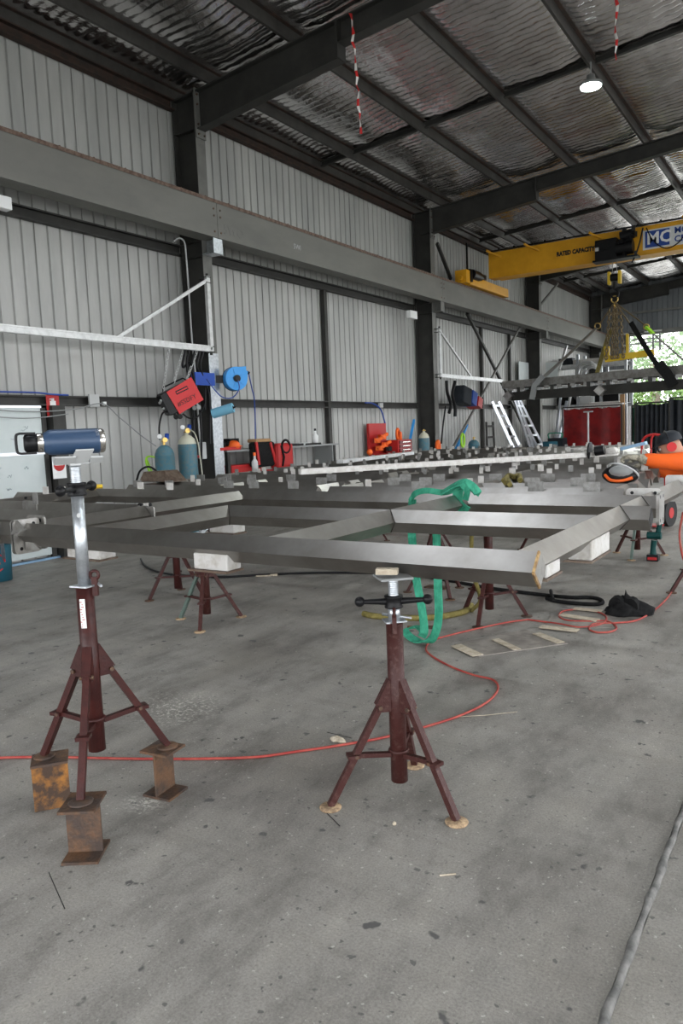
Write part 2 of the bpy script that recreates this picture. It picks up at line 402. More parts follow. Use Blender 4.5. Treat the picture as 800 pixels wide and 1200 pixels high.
# thin paler strips over the inner flanges of the first two inner columns
part('flange_strip', MB().bb((-8.045, 8.645, .02), (-8.036, 8.86, 2.78)), M_galv, wl)
part('flange_strip', MB().bb((-8.045, 16.46, 1.3), (-8.036, 16.65, 2.45)), M_flange, wl)
Cg = lambda h, w=.06, t=.006: [(-w/2, -h/2), (w/2, -h/2), (w/2, -h/2+.02), (w/2-t, -h/2+.02), (w/2-t, -h/2+t), (-w/2+t, -h/2+t), (-w/2+t, h/2-t), (w/2-t, h/2-t), (w/2-t, h/2-.02), (w/2, h/2-.02), (w/2, h/2), (-w/2, h/2)]
ys_ = [Y0]+FR+[Y1]
for a, b in zip(ys_[:-1], ys_[1:]):
    for zz, h, mm in ((2.045, .13, M_steel), (4.36, .15, M_steel), (6.50, .16, M_rustpurlin)):
        part('girt', MB().prism(Cg(h, .10), (-8.47, a+.11, zz), (-8.47, b-.11, zz)), mm, wl)
for y in (12.5, 20.45, 22.7): part('wall_post', MB().bb((-8.52, y-.05, .0), (-8.43, y+.05, 4.28)), M_steel, wl)
# rod and angle braces in the third and fourth bays
for p, q, r in ((at(512, 285, x=-8.3), at(528, 327, x=-8.3), .04),): part('brace', MB().bar(p, q, .07, .07), M_steel, wl)
part('brace', MB().bar(at(547, 367, x=-8.28), at(640, 553, x=-8.28), .07, .07), M_steel, wl)
part('brace', MB().bar(at(528, 529, x=-8.22), at(611, 380, x=-8.22), .05, .05), M_flange, wl)
part('brace', MB().bar((-8.25, 24.6, 5.2), (-8.25, 27.0, 6.4), .06, .06), M_flange, wl)

# ceiling: portal rafters, purlins, bridging, foil blanket
ce = empty('ceiling', (0, 0, 6.6)); tag(ce, kind='structure')
PX = [-8.5, -7.76, -6.25, -4.77, -3.28, -1.8, -.31]
PX = PX+[2*RIDGE-x for x in PX[::-1]]
BR = [-3.2, 4.82, 12.58, 20.4, 28.3]
for y in FR:
    rb = MB(); W = .085
    def web(poly): rb.plate([(x, y, z) for x, z in poly], (0, .012, 0))
    web([(-8.05, rz(-8.05)-.03), (-8.05, 6.07), (-5.5, 6.33), (-5.5, rz(-5.5)-.03)])
    rb.bar((-8.05, y, 6.07), (-5.5, y, 6.33), .17, .014)
    rb.bar((-5.5, y, 6.33), (-5.5, y, 6.52), .17, .014, (1, 0, 0))
    for s in (0, 1):
        xa, xb = (-5.5, RIDGE) if s == 0 else (RIDGE, 6.1)
        web([(xa, rz(xa)-.03), (xa, rz(xa)-.30), (xb, rz(xb)-.30), (xb, rz(xb)-.03)])
        rb.bar((xa, y, rz(xa)-.30), (xb, y, rz(xb)-.30), .17, .014)
    rb.bar((-8.5, y, rz(-8.5)-.02), (RIDGE, y, rz(RIDGE)-.02), .17, .02); rb.bar((RIDGE, y, rz(RIDGE)-.02), (XR-.1, y, rz(XR-.1)-.02), .17, .02)
    web([(6.1, rz(6.1)-.03), (6.1, 6.33), (8.6, 6.07), (8.6, rz(8.6)-.03)]); rb.bar((6.1, y, 6.33), (8.6, y, 6.07), .17, .014)
    part('rafter', rb, M_steel, ce)
    pl = MB().bb((-8.04, y-.1, 5.95), (-8.02, y+.1, rz(-8.05)+.02)); part('end_plate', pl, M_flange, ce)
    sp = MB().bb((-5.52, y-.1, 6.33), (-5.485, y+.1, rz(-5.5)-.03)); part('splice_plate', sp, M_steel, ce)
    bo = MB()
    for zz in (6.0, 6.14, 6.42, 6.56): 
        for s in (-1, 1): bo.cyl((-8.02, y+s*.06, zz), (-8.0, y+s*.06, zz), .014, 6)
    part('bolt', bo, M_rustdark, ce)['kind'] = 'stuff'
Zp = [(-.04, 0), (.0, 0), (.0, .192), (.045, .192), (.045, .18), (.05, .18), (.05, .2), (-.006, .2), (-.006, .008), (-.034, .008), (-.034, .02), (-.04, .02)]
for i, x in enumerate(PX):
    mb = MB(); mb.prism(Zp, (x, Y0-.5, rz(x)), (x, Y1+.2, rz(x)))
    part('purlin', mb, M_purlin, ce)
    part('purlin_top_flange', MB().bb((x-.05, Y0-.5, rz(x)+.165), (x+.055, Y1+.2, rz(x)+.2)), M_rustpurlin, ce)
for a, b in zip(PX[:-1], PX[1:]):
    if b-a < .7 and a > -1: pass
    for y in BR:
        mb = MB().prism(Cg(.1, .06), (a+.05, y, rz(a)+.09), (b-.05, y, rz(b)+.09)); part('bridging_bar', mb, M_steel, ce)
rf = random.Random(5)
ybs = sorted(FR+BR+[Y0-.5, Y1+.2]); NX = 14
SKY = [(-4.77, .9), (2.4, .9), (2.4, 8.75), (2.4, 16.55), (5.37, 4.82), (5.37, 12.58), (5.37, 20.4)]     # open gaps in foil and roof, added out of view to let in sky light
is_sky = lambda a, ya: any(abs(a-p) < .12 and abs(ya-q) < .1 for p, q in SKY)
for a, b in zip(PX[:-1], PX[1:]):
    for ya, yb in zip(ybs[:-1], ybs[1:]):
        if is_sky(a, ya): continue
        L = yb-ya; ny = max(8, int(L/.0375)); wd = b-a
        nseg = max(1, round(wd/.3)); rnd = np.array([[rf.uniform(.3, 1.0) for _ in range(int(L/.15)+3)] for _ in range(nseg+1)])
        ph = rf.uniform(0, 6); vs = []; fs = []
        sagx = rf.uniform(.02, .05)
        for j in range(ny+1):
            y = ya+L*j/ny; cy = (y-ya)/.15; iy = int(cy); fy = cy-iy
            edge = min(1, (y-ya)/.25, (yb-y)/.25)
            for i in range(NX+1):
                u = i/NX; x = a+.03+(wd-.05)*u; cx = u*nseg*.999; ix = int(cx); fx = cx-ix
                pil = (abs(math.sin(PI*fy))**.7)*(.45+.55*abs(math.sin(PI*fx))**.6)
                amp = (.036+.036*rnd[ix][iy])*(.4 if wd < 1 else 1)
                z = rz(a)+(rz(b)-rz(a))*u+.175-amp*pil*min(1, 6*u, 6*(1-u))-sagx*math.sin(PI*u)*(.6+.4*math.sin(y*1.3+ph))*max(edge, .2)
                z -= .012*math.sin(3.1*y+7*u+ph)*math.sin(PI*u)
                vs.append((x, y+.006*math.sin(5*u+ph+y*.7)*math.sin(PI*u), z))
        for j in range(ny):
            for i in range(NX): q = j*(NX+1)+i; fs.append((q, q+1, q+NX+2, q+NX+1))
        part('insulation_blanket', MB().add(vs, fs, True), M_foil, ce)
# outer roof sheet keeps the daylight out
for a, b in zip([XW-.2]+PX[1:], PX[1:]+[XR+.2]):
    for ya, yb in zip(ybs[:-1], ybs[1:]):
        if is_sky(a, ya): continue
        part('roof_sheet', MB().plate([(a, ya-.01, rz(a)+.25), (a, yb+.01, rz(a)+.25), (b, yb+.01, rz(b)+.25), (b, ya-.01, rz(b)+.25)], (0, 0, .02)), M_sheet_dark, ce)
# right wall: open roller-door bays under high cladding
wr = empty('wall_right', (XR, 0, 0)); tag(wr, kind='structure')
for y in FR: col_part(8.6, y, rz(8.6)-.02, wr, -1)
part('cladding_panel', MB().bb((XR, Y0, 4.6), (XR+.03, Y1, 6.6)), M_sheet, wr)
part('cladding_panel', MB().bb((XR, 24.4, 0), (XR+.03, Y1, 4.6)), M_sheet, wr)
for a, b in zip(ys_[:-1], ys_[1:]): part('girt', MB().prism(Cg(.15, .10), (XR-.06, a+.11, 4.6), (XR-.06, b-.11, 4.6)), M_steel, wr)
# end wall with the big doorway
XO = -6.93; ZO = 4.9
we = empty('wall_end', (0, Y1, 0)); tag(we, kind='structure')
def vsheet(x0, x1, z0, z1, name='cladding_sheet'):
    mb = MB(); x = x0
    while x < x1-.01:
        xx = min(x+.19, x1); w_ = xx-x
        pr = [(x, 0), (x+w_*.78, 0), (x+w_*.83, .026), (x+w_*.95, .026), (xx, 0)]; n = 5
        mb.add([(a, Y1+d, z0) for a, d in pr]+[(a, Y1+d, z1) for a, d in pr], [(i, i+1, n+i+1, n+i) for i in range(4)]); x = xx
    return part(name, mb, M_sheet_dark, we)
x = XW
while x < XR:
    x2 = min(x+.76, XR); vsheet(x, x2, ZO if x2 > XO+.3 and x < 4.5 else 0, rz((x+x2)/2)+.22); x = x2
part('door_header', MB().bb((XO-.1, Y1-.16, ZO-.06), (4.6, Y1-.02, ZO+.12)), M_flange, we)
part('door_post', MB().bb((XO-.12, Y1-.2, 0), (XO, Y1-.02, ZO)), M_steel, we)
part('door_post', MB().bb((4.55, Y1-.2, 0), (4.7, Y1-.02, ZO)), M_steel, we)
part('end_girt', MB().bb((XO, Y1-.12, 5.72), (4.6, Y1-.04, 5.80)), M_flange, we)
# near wall behind the viewer: header over an open front
wf = part('wall_front', MB().bb((XW, Y0-.05, 3.2), (XR, Y0, 7.3)), M_sheet, None, (0, Y0, 3.2)); tag(wf, kind='structure')

# white panelled door in the left wall with faded writing
d1 = empty('door_1', (XW, 5.4, 0)); tag(d1, kind='structure')
X_ = XW+.06
part('door_panel', MB().bb((X_, 4.2, .06), (X_+.03, 5.93, 1.36)), M_board, d1)
part('door_panel', MB().bb((X_, 4.2, 1.40), (X_+.03, 5.93, 1.97)), M_board, d1)
part('door_rail', MB().bb((X_, 4.2, 1.36), (X_+.05, 5.95, 1.40)), M_alu, d1)
part('door_rail', MB().bb((X_, 4.2, 1.95), (X_+.05, 5.99, 2.00)), M_alu, d1)
part('door_stile', MB().bb((X_, 5.93, .0), (X_+.05, 5.99, 2.0)), M_steel, d1)
part('door_jamb', MB().bb((X_-.02, 6.03, .0), (X_+.14, 6.22, 1.98)), M_steel, d1)
part('threshold', MB().bb((X_, 4.2, 0), (X_+.06, 6.6, .025)), M_blueb, d1)
rs = random.Random(11); sc = MB()
for k in range(26):
    yy = 4.9+rs.random()*.8; zz = rs.choice([1.05, 1.13, 1.22, 1.55, 1.62, 1.7, .95])+rs.uniform(-.02, .02)
    pts = [(X_+.033, yy+i*.012, zz+rs.uniform(-.02, .02)) for i in range(6)]
    sc.path(pts, .003, 4)
tag(part('handwriting', sc, M_ink, d1), kind='stuff')
tr = part('trim_1', MB().bb((XW+.02, 6.25, 0), (XW+.10, 8.6, .08)), M_grey, None); tag(tr, kind='structure')

# outside: trees beyond the end doorway
def tree(name, loc, h, r, label, mt, seed):
    rg = random.Random(seed); t = empty(name, loc); tag(t, label, 'tree', 'trees beyond the end doorway')
    L = Vector(loc); tr = MB(); tr.path([L, L+Vector((.2, 0, h*.3)), L+Vector((-.1, .1, h*.6))], [r*.09, r*.07, r*.04], 8)
    part('trunk', tr, M_bark, t)
    mb = MB()
    for k in range(2600):
        u = rg.uniform(-1, 1); a = rg.uniform(0, 2*PI); rr_ = rg.random()**.4
        lob = 1+.25*math.sin(3*a+seed)+.2*math.sin(5*u*3+seed)
        c = L+Vector((math.sqrt(1-u*u)*math.cos(a)*r*rr_*lob, math.sqrt(1-u*u)*math.sin(a)*r*rr_*lob, h*.58+u*h*.42*rr_*lob))
        s = rg.uniform(.10, .24); q = Quaternion((rg.gauss(0, 1), rg.gauss(0, 1), rg.gauss(0, 1), rg.gauss(0, 1))); q.normalize()
        mb.add([c+q@Vector(p)*s for p in ((-.5, 0, 0), (0, -.35, .1), (.6, 0, 0), (0, .35, .1))], [(0, 1, 2, 3)])
    tag(part('foliage', mb, mt, t), kind='stuff')
tl = ['pale leafy tree directly behind the lifting cage', 'low green tree seen under the hanging tube bundle', 'tall pale tree at the right edge of the end doorway', 'bushy tree left behind the end doorway post', 'farthest tree in the middle of the end doorway', 'green tree just right of the low one below the bundle']
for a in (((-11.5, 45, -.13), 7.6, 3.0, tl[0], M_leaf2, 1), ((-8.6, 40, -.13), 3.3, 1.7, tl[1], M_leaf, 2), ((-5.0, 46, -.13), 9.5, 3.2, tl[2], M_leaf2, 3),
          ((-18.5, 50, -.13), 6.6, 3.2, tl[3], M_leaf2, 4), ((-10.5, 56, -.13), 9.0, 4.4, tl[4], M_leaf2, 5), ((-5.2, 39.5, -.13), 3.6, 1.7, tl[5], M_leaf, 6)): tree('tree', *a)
hdg = MB(); rh_ = random.Random(31)
for k in range(9000):
    c = Vector((rh_.uniform(-34, 12), 62+rh_.uniform(-1.5, 1.5), rh_.random()**1.2*(8.2+1.5*math.sin(k))-.1)); s = rh_.uniform(.3, .6); q = Quaternion((rh_.gauss(0, 1), rh_.gauss(0, 1), rh_.gauss(0, 1), rh_.gauss(0, 1))); q.normalize()
    hdg.add([c+q@Vector(p)*s for p in ((-.5, 0, 0), (0, -.35, .1), (.6, 0, 0), (0, .35, .1))], [(0, 1, 2, 3)])
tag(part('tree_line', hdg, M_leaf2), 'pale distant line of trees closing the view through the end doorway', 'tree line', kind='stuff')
# ================================================================== CRANE RUNWAY AND CRANE
XB = -7.8
rw = empty('crane_runway_beam', (XB-.15, 12, 4.47)); tag(rw, 'long grey crane runway beam with rusty rail running along the left wall', 'beam')
splits = [Y0]+[y for y in FR]+[Y1-.2]
for a, b in zip(splits[:-1], splits[1:]):
    mb = MB().bb((XB-.012, a+.004, 4.485), (XB, b-.004, 4.965)).bb((XB-.28, a+.004, 4.465), (XB+.004, b-.004, 4.485)).bb((XB-.28, a+.004, 4.965), (XB+.004, b-.004, 4.985)).bb((XB-.28, a+.004, 4.485), (XB-.27, b-.004, 4.965))
    part('girder_length', mb, M_beam, rw)
    part('rail', MB()  .bb((XB-.075, a, 4.985), (XB-.03, b, 5.025)).bb((XB-.03, a, 4.972), (XB+.012, b, 5.02)), M_rail, rw)
cl = MB(); y = Y0
while y < Y1-.3:
    cl.bb((XB-.09, y, 4.985), (XB+.002, y+.07, 5.016)).cyl((XB-.012, y+.035, 5.01), (XB-.012, y+.035, 5.035), .014, 6); y += .5
tag(part('rail_clip', cl, M_rail, rw), kind='stuff')
for y in FR:
    for s in (-1, 1):
        b = MB()
        for zz in (4.88, 4.78, 4.55): b.cyl((XB-.001, y+s*.07, zz), (XB+.007, y+s*.07, zz), .016, 6)
        part('splice_bolt', b, M_rustdark, rw)['kind'] = 'stuff'
    br = MB().bb((-8.04, y-.1, 4.24), (XB-.02, y+.1, 4.26)).plate([(-8.04, y, 4.26), (XB-.02, y, 4.26), (XB-.02, y, 4.46), (-8.04, y, 4.46)], (0, .012, 0)).bb((XB-.03, y-.1, 4.24), (XB-.012, y+.1, 4.462))
    part('bracket', br, M_flange if y != 8.75 else M_galv, rw)
text_part('chalk_mark', '5WO', .20, at(262, 274, x=XB+.004), (0, 1, 0), (0, 0, 1), M_flange, rw, .0008)
text_part('chalk_mark', '5Wl', .12, at(344, 291, x=XB+.004), (0, 1, 0), (0, 0, 1), M_lightgrey, rw, .0008)

YG = 19.0     # near face of the crane girder
cg = empty('overhead_crane', (-3, YG, 5.2)); tag(cg, 'yellow overhead travelling crane spanning the shed near the roof', 'crane')
part('girder', MB().bb((-7.62, YG, 5.325), (8.2, YG+.4, 5.965)), M_yellow, cg)
part('bottom_flange', MB().bb((-7.45, YG-.05, 5.305), (8.2, YG+.45, 5.325)), M_yellow, cg)
part('cable_track', MB().bar((-7.7, YG-.06, 5.985), (8.2, YG-.06, 5.985), .04, .035), M_black, cg)
for x in (-7.55, -6.55, -4.95, -2.9, -.6, 1.6):
    part('track_arm', MB().bar((x, YG-.3, 5.98), (x+.0, YG, 5.98), .03, .03).bar((x-.02, YG-.28, 5.97), (x+.28, YG-.002, 5.82), .035, .035), M_yellow, cg)
for x in (-7.3, -6.9, -6.1, -5.6, -4.4, -3.9, -3.4, -2.4): part('cable_carrier', MB().box((x, YG-.06, 6.0), (.05, .06, .06)), M_black, cg)
et = MB().bb((XB-.13, 17.95, 5.045), (XB+.11, 20.6, 5.27)); part('end_truck', et, M_yellow, cg, bevel=.01)
part('end_buffer', MB().bb((XB-.16, 17.62, 5.045), (XB+.14, 17.85, 5.36)).cyl((XB, 17.52, 5.16), (XB, 17.62, 5.16), .06, 12), M_yellow, cg)
dm = MB().cyl((XB+.12, 18.0, 5.3), (XB+.12, 18.45, 5.3), .12, 14).bb((XB-.1, 17.85, 5.1), (XB+.16, 18.0, 5.4)).cyl((XB+.12, 18.45, 5.3), (XB+.12, 18.6, 5.3), .09, 12).box((XB+.05, 18.75, 5.33), (.2, .3, .12))
part('travel_motor', dm, M_black, cg)
part('post', MB().bar((XB+.05, 17.9, 5.36), (XB+.05, 17.9, 6.05), .04, .04).bar((XB+.05, 17.9, 6.02), (XB+.2, 18.9, 6.0), .03, .03), M_black, cg)
text_part('lettering', 'RATED CAPACITY', .142, at(652, 300.5, y=YG-.004), (.80, 0, 0), (0, 0, 1), M_blk, cg, .003, .009)
px0 = at(753, 292, y=YG); sgn = part('maker_panel', MB().bb((px0.x, YG-.008, 5.42), (px0.x+3.4, YG, 5.86)), M_cranewhite, cg)
bgp = part('emblem', MB().bb((px0.x+.05, YG-.012, 5.46), (px0.x+.58, YG-.007, 5.83)), M_navy, sgn, bevel=.0)
text_part('lettering', 'MC', .36, (px0.x+.085, YG-.0135, 5.54), (1, 0, 0), (0, 0, 1), M_white, sgn, .002, .011)
text_part('lettering', 'MODULAR', .19, (px0.x+.68, YG-.0095, 5.69), (1, 0, 0), (0, 0, 1), M_navy, sgn, .002, .005)
text_part('lettering', 'CRANES', .19, (px0.x+.68, YG-.0095, 5.50), (1, 0, 0), (0, 0, 1), M_navy, sgn, .002, .005)
part('festoon_cable', MB().path(smooth_pts([at(753, 267, y=YG-.12), at(749, 285, y=YG-.14), at(744, 300, y=YG-.15), at(740, 308, y=YG-.15)]), .018, 6).path(smooth_pts([at(757, 267, y=YG-.1), at(765, 282, y=YG-.12), at(780, 291, y=YG-.12), at(795, 284, y=YG-.12), at(803, 272, y=YG-.1)]), .014, 6), M_black, cg)
# hoist trolley
hx = -4.45
ho = empty('hoist_trolley', (hx, YG, 5.2)); tag(ho, 'black electric hoist trolley hanging on the yellow crane girder', 'hoist')
part('gearbox', MB().bb((hx-.38, YG-.30, 5.30), (hx+.12, YG-.06, 5.76)).bb((hx-.33, YG-.33, 5.5), (hx-.06, YG-.30, 5.70)), M_black, ho, bevel=.02)
part('drum', MB().cyl((hx+.1, YG-.23, 5.5), (hx+.48, YG-.23, 5.5), .16, 18).cyl((hx+.2, YG-.25, 5.75), (hx+.5, YG-.25, 5.8), .12, 12), M_black, ho)
mo = MB(); rg = random.Random(2)
for k in range(16): mo.box((hx+rg.uniform(.12, .54), YG-.25+rg.uniform(-.12, .08), rg.uniform(5.30, 5.94)), (rg.uniform(.05, .14), .14, rg.uniform(.04, .12)), rz=rg.uniform(-.4, .4))
tag(part('fittings', mo, M_black, ho), kind='stuff')
part('frame', MB().bb((hx-.42, YG-.36, 5.25), (hx+.60, YG-.02, 5.29)), M_black, ho)
part('limit_switch', MB().bb((hx-.36, YG-.345, 5.50), (hx-.28, YG-.33, 5.58)), M_lightgrey, ho)
for s in (-1, 1): part('wire_rope', MB().cyl((hx+.03+s*.05, YG-.1, 5.25), (hx+.03+s*.05, YG-.1, 4.98), .008, 6), M_rope, ho)
for s in (-1, 1): part('hook_cheek', MB().bb((hx+.03+s*.12-.035, YG-.17, 4.72), (hx+.03+s*.12+.035, YG-.03, 5.02)), M_yellow2, ho, bevel=.015)
part('sheave', MB().cyl((hx-.06, YG-.1, 4.88), (hx+.12, YG-.1, 4.88), .09, 16), M_black, ho)
H0 = Vector((hx+.03, YG-.1, 0))
part('hook', MB().cyl(H0+Vector((0, 0, 4.78)), H0+Vector((0, 0, 4.60)), .035, 10).path(smooth_pts([H0+Vector((0, 0, 4.62)), H0+Vector((.09, 0, 4.54)), H0+Vector((.07, 0, 4.43)), H0+Vector((-.03, 0, 4.41)), H0+Vector((-.08, 0, 4.47))]), .026, 8), M_black, ho)
# chain sling on the hook: rings, gathered chains, four legs
cs = empty('chain_sling', (H0.x, H0.y, 4.3)); tag(cs, 'brown chain sling bundle hanging from the crane hook', 'sling')
part('master_link', MB().torus(H0+Vector((0, 0, 4.37)), .075, .016, (0, 1, 0)).torus(H0+Vector((.0, .02, 4.22)), .06, .014, (1, 0, 0)), M_brass, cs)
def chain(p0, p1, name='chain', link=.09, r=.011, parent=None, mt=None, sag=0):
    p0, p1 = Vector(p0), Vector(p1); n = max(2, int((p1-p0).length/(link*.72))); mb = MB(); d = (p1-p0).normalized(); a = Vector((0, 1, 0)); u = d.cross(a).normalized(); v = d.cross(u)
    for i in range(n):
        c = p0+(p1-p0)*((i+.5)/n)-Vector((0, 0, sag*math.sin(PI*(i+.5)/n))); s = u if i % 2 else v
        mb.path([c+d*link/2*math.cos(t)*.95+s*link*.3*math.sin(t) for t in [2*PI*k/8 for k in range(8)]], r, 4, True)
    return part(name, mb, mt or M_chain, parent)
for dx in (-.2, -.06, .0, .07, .2):
    chain(H0+Vector((dx*.6, .02, 4.16)), H0+Vector((dx, 0, 2.98)), 'gathered_chain', .11, .016, cs)
LA, LB = at(590, 447, y=19.5), at(870, 421, y=17.4)          # axis of the hanging load, top ridge
def load(t): return LA+(LB-LA)*t
hk = H0+Vector((0, 0, 4.3))
sl1 = at(698, 388, y=19.2)
part('sling_leg', MB().cyl(hk, at(703, 379, y=19.2), .018, 6), M_chain, cs)
part('shackle', MB().torus(at(700, 382, y=19.2), .07, .014, (0, 1, .3)), M_brass, cs)
part('sling_leg', MB().cyl(hk, at(742, 385, y=18.7), .018, 6), M_chain, cs)
part('sling_leg', MB().cyl(hk, at(757, 382, y=18.6), .018, 6), M_chain, cs)
part('shackle', MB().torus(at(757, 383, y=18.6), .06, .014, (0, 1, .3)), M_brass, cs)
s1 = empty('lifting_strap', (0, 0, 2.5)); tag(s1, 'grey lifting strap from the shackle to the left end of the hanging tubes', 'strap')
part('strap_leg', MB().strap([at(699, 384, y=19.2), at(660, 421, y=19.0), at(628, 450, y=18.9), at(625, 465, y=18.9)], .10, .02, (1, 0, .6)), M_rope, s1)
part('strap_loop', MB().strap([at(636, 440, y=18.85), at(626, 452, y=18.8), at(623, 468, y=18.8)], .14, .03, (1, 0, .3)), M_grey, s1)
s2 = part('lifting_strap', MB().strap(smooth_pts([at(739, 378, y=18.6), at(752, 400, y=18.2), at(768, 425, y=17.9), at(790, 452, y=17.8)]), .11, .03, (1, 0, .4)).strap([at(771, 426, y=17.75), at(781, 438, y=17.7), at(789, 452, y=17.7)], .22, .04, (1, 0, .4)), M_blackcloth)
tag(s2, 'black padded lifting strap around the right half of the hanging tubes', 'strap')
s3 = part('lifting_strap', MB().strap([at(716, 385, y=19.3), at(709, 405, y=19.3), at(699, 438, y=19.3)], .10, .02, (1, 0, .3)), M_olive)
tag(s3, 'olive lifting strap left of the gathered chains', 'strap')
s4 = empty('lifting_strap', (0, 0, 3)); tag(s4, 'thin strap with yellow tensioner running down to the right edge', 'strap')
part('tensioner', MB().bar(at(757, 383, y=18.6), at(765, 391, y=18.5), .09, .05), M_lime, s4)
part('strap_leg', MB().bar(at(765, 391, y=18.5), at(812, 432, y=17.8), .05, .02), M_rope, s4)

# lifting cage (yellow beam with thin uprights) beyond the chains
cy = 19.0
cg2 = empty('lifting_cage', (-3.9, cy, 3)); tag(cg2, 'yellow steel lifting cage hanging behind the chains in the doorway', 'cage')
q = lambda px, py, y=cy: at(px, py, y=y)
part('bottom_beam', MB().bar(q(709, 421), q(766, 413), .12, .15), M_yellow2, cg2)
part('upright', MB().bar(q(711, 406), q(711, 421), .12, .1), M_yellow2, cg2)
part('upright', MB().bar(q(735, 391), q(735, 417), .06, .06), M_yellow2, cg2)
part('upright', MB().bar(q(765, 389), q(765, 413), .04, .04), M_grey, cg2)
part('upright', MB().bar(q(773, 390), q(773, 410), .04, .04), M_grey, cg2)
for a, b in (((727, 392), (775, 387)), ((738, 404), (772, 400)), ((728, 405), (736, 405)), ((740, 398), (770, 396)), ((735, 391), (755, 389))):
    part('rail', MB().bar(q(*a), q(*b), .035, .035), M_lightgrey, cg2)

# hanging bundle of diamond tubes
def dpoly(h): return [(0, -h), (h, 0), (0, h), (-h, 0)]
hb = empty('hanging_tube_bundle', (load(.5).x, load(.5).y, 2.3)); tag(hb, 'bundle of long dark square tubes hanging on straps from the crane', 'tube bundle')
dn = Vector((0, 0, -1)); side = (LB-LA).cross(dn).normalized()
if side.y > 0: side = -side
part('tube', MB().bar(load(0)+dn*.10, load(1)+dn*.10, .16, .19), M_inox2, hb)
part('tube', MB().bar(load(0)+dn*.12-side*.26, load(1)+dn*.12-side*.26, .16, .19), M_inox2, hb)
part('tube', MB().bar(load(.03)+dn*.42, load(1)+dn*.42, .14, .22), M_steel, hb)
part('tube', MB().bar(load(.03)+dn*.40-side*.26, load(1)+dn*.40-side*.26, .14, .22), M_steel, hb)
for t in np.arange(.08, .98, .085): part('spacer', MB().box(load(t)+dn*.26-side*.1, (.09, .4, .13)), M_steel, hb)
for t in np.arange(.05, .98, .062): part('mounting_tab', MB().box(load(t)+dn*.235+side*.1, (.12, .012, .07)), M_tab, hb)
for p in (at(596, 464, y=19.2), at(703, 457.5, y=18.3)):
    part('diamond_end', MB().prism(dpoly(.13), p+Vector((0, -.1, 0)), p+Vector((0, .2, 0))), M_inox2, hb)

# LED high bays; the one in view hangs from a purlin
def highbay(loc, label, power):
    t = empty('highbay_lamp', loc); tag(t, label, 'lamp', 'round high bay lamps under the roof'); L = Vector(loc)
    part('housing', MB().lathe([(.0, .16), (.06, .16), (.07, .05), (.17, .04), (.17, .0), (.0, .0)], L, n=24), M_grey, t)
    part('lens', MB().lathe([(.155, -.002), (.15, -.018), (.0, -.02)], L, n=24), M_lamp, t)
    part('stem', MB().cyl(L+Vector((0, 0, .15)), L+Vector((0, 0, .35)), .012, 8), M_grey, t)
    l = bpy.data.lights.new('highbay_light', 'AREA'); l.shape = 'DISK'; l.size = .3; l.energy = power; l.color = (.93, 1, .98)
    o = bpy.data.objects.new('highbay_light', l); COL.objects.link(o); o.location = L+Vector((0, 0, -.04)); o.parent = None
    return t
highbay(at(692, 101, z=6.62), 'glowing round high bay lamp under the dark purlin at the upper right', 90)
for x, y, l in ((3.8, 5.0, 'nearest high bay lamp on the right roof slope'), (3.8, 13.2, 'middle high bay lamp on the right roof slope'), (3.8, 22.0, 'farthest high bay lamp on the right roof slope'), (-3.4, 28.0, 'high bay lamp over the far end of the shed')):
    highbay((x, y, rz(x)-.36), l, 90)

# barrier tapes hanging from the roof
def hang_tape(top, bot, label, seed, n=17):
    rg = random.Random(seed); t = empty('barrier_tape', bot); tag(t, label, 'tape'); top, bot = Vector(top), Vector(bot)
    P_ = [top+(bot-top)*(i/n)+Vector((rg.uniform(-.018, .018), rg.uniform(-.01, .01), 0)) for i in range(n+1)]
    for i in range(n):
        a0 = i*.7+seed; a1 = a0+.7
        part('red_stripe' if i % 2 == 0 else 'white_stripe', MB().strap([P_[i], P_[i+1]], .05 if i < 3 else .035, .003, [(math.cos(a0), math.sin(a0), 0), (math.cos(a1), math.sin(a1), 0)]), M_tape_r if i % 2 == 0 else M_tape_w, t)
hang_tape(at(411, 15, y=8.64), at(424, 157, y=8.64), 'longer red and white barrier tape hanging beside the near rafter', 1)
hang_tape(Vector((-2.52, 10.9, 7.2)), at(721, 70, y=10.9), 'shorter red and white barrier tape hanging at the top right', 4, 11)
# ================================================================== STEEL FRAMES OF DIAMOND-SET TUBE
ZR, HD = 1.04, .066; ZC = ZR-HD
def dtube(p, q, parent, mt=None, name='tube', bev=True):
    mb = MB(); e = .006; h = HD
    poly = [(-e, -h+e), (0, -h), (e, -h+e), (h-e, -e), (h, 0), (h-e, e), (e, h-e), (0, h), (-e, h-e), (-h+e, e), (-h, 0), (-h+e, -e)]
    mb.prism(poly, (p[0], p[1], ZC), (q[0], q[1], ZC)); return part(name, mb, mt or M_inox, parent)
def stub_post(x, y, parent, w=.13, d=.16, zt=None, h=.15):
    zt = ZC-.02 if zt is None else zt
    s = part('stub_post', MB().bb((x-w/2, y-d/2, zt-h), (x+w/2, y+d/2, zt)), M_stub, parent, bevel=.007)
    part('base_plate', MB().bb((x-w/2-.03, y-d/2-.012, zt-h-.010), (x+w/2+.004, y+d/2+.01, zt-h)), M_brownplate, s)
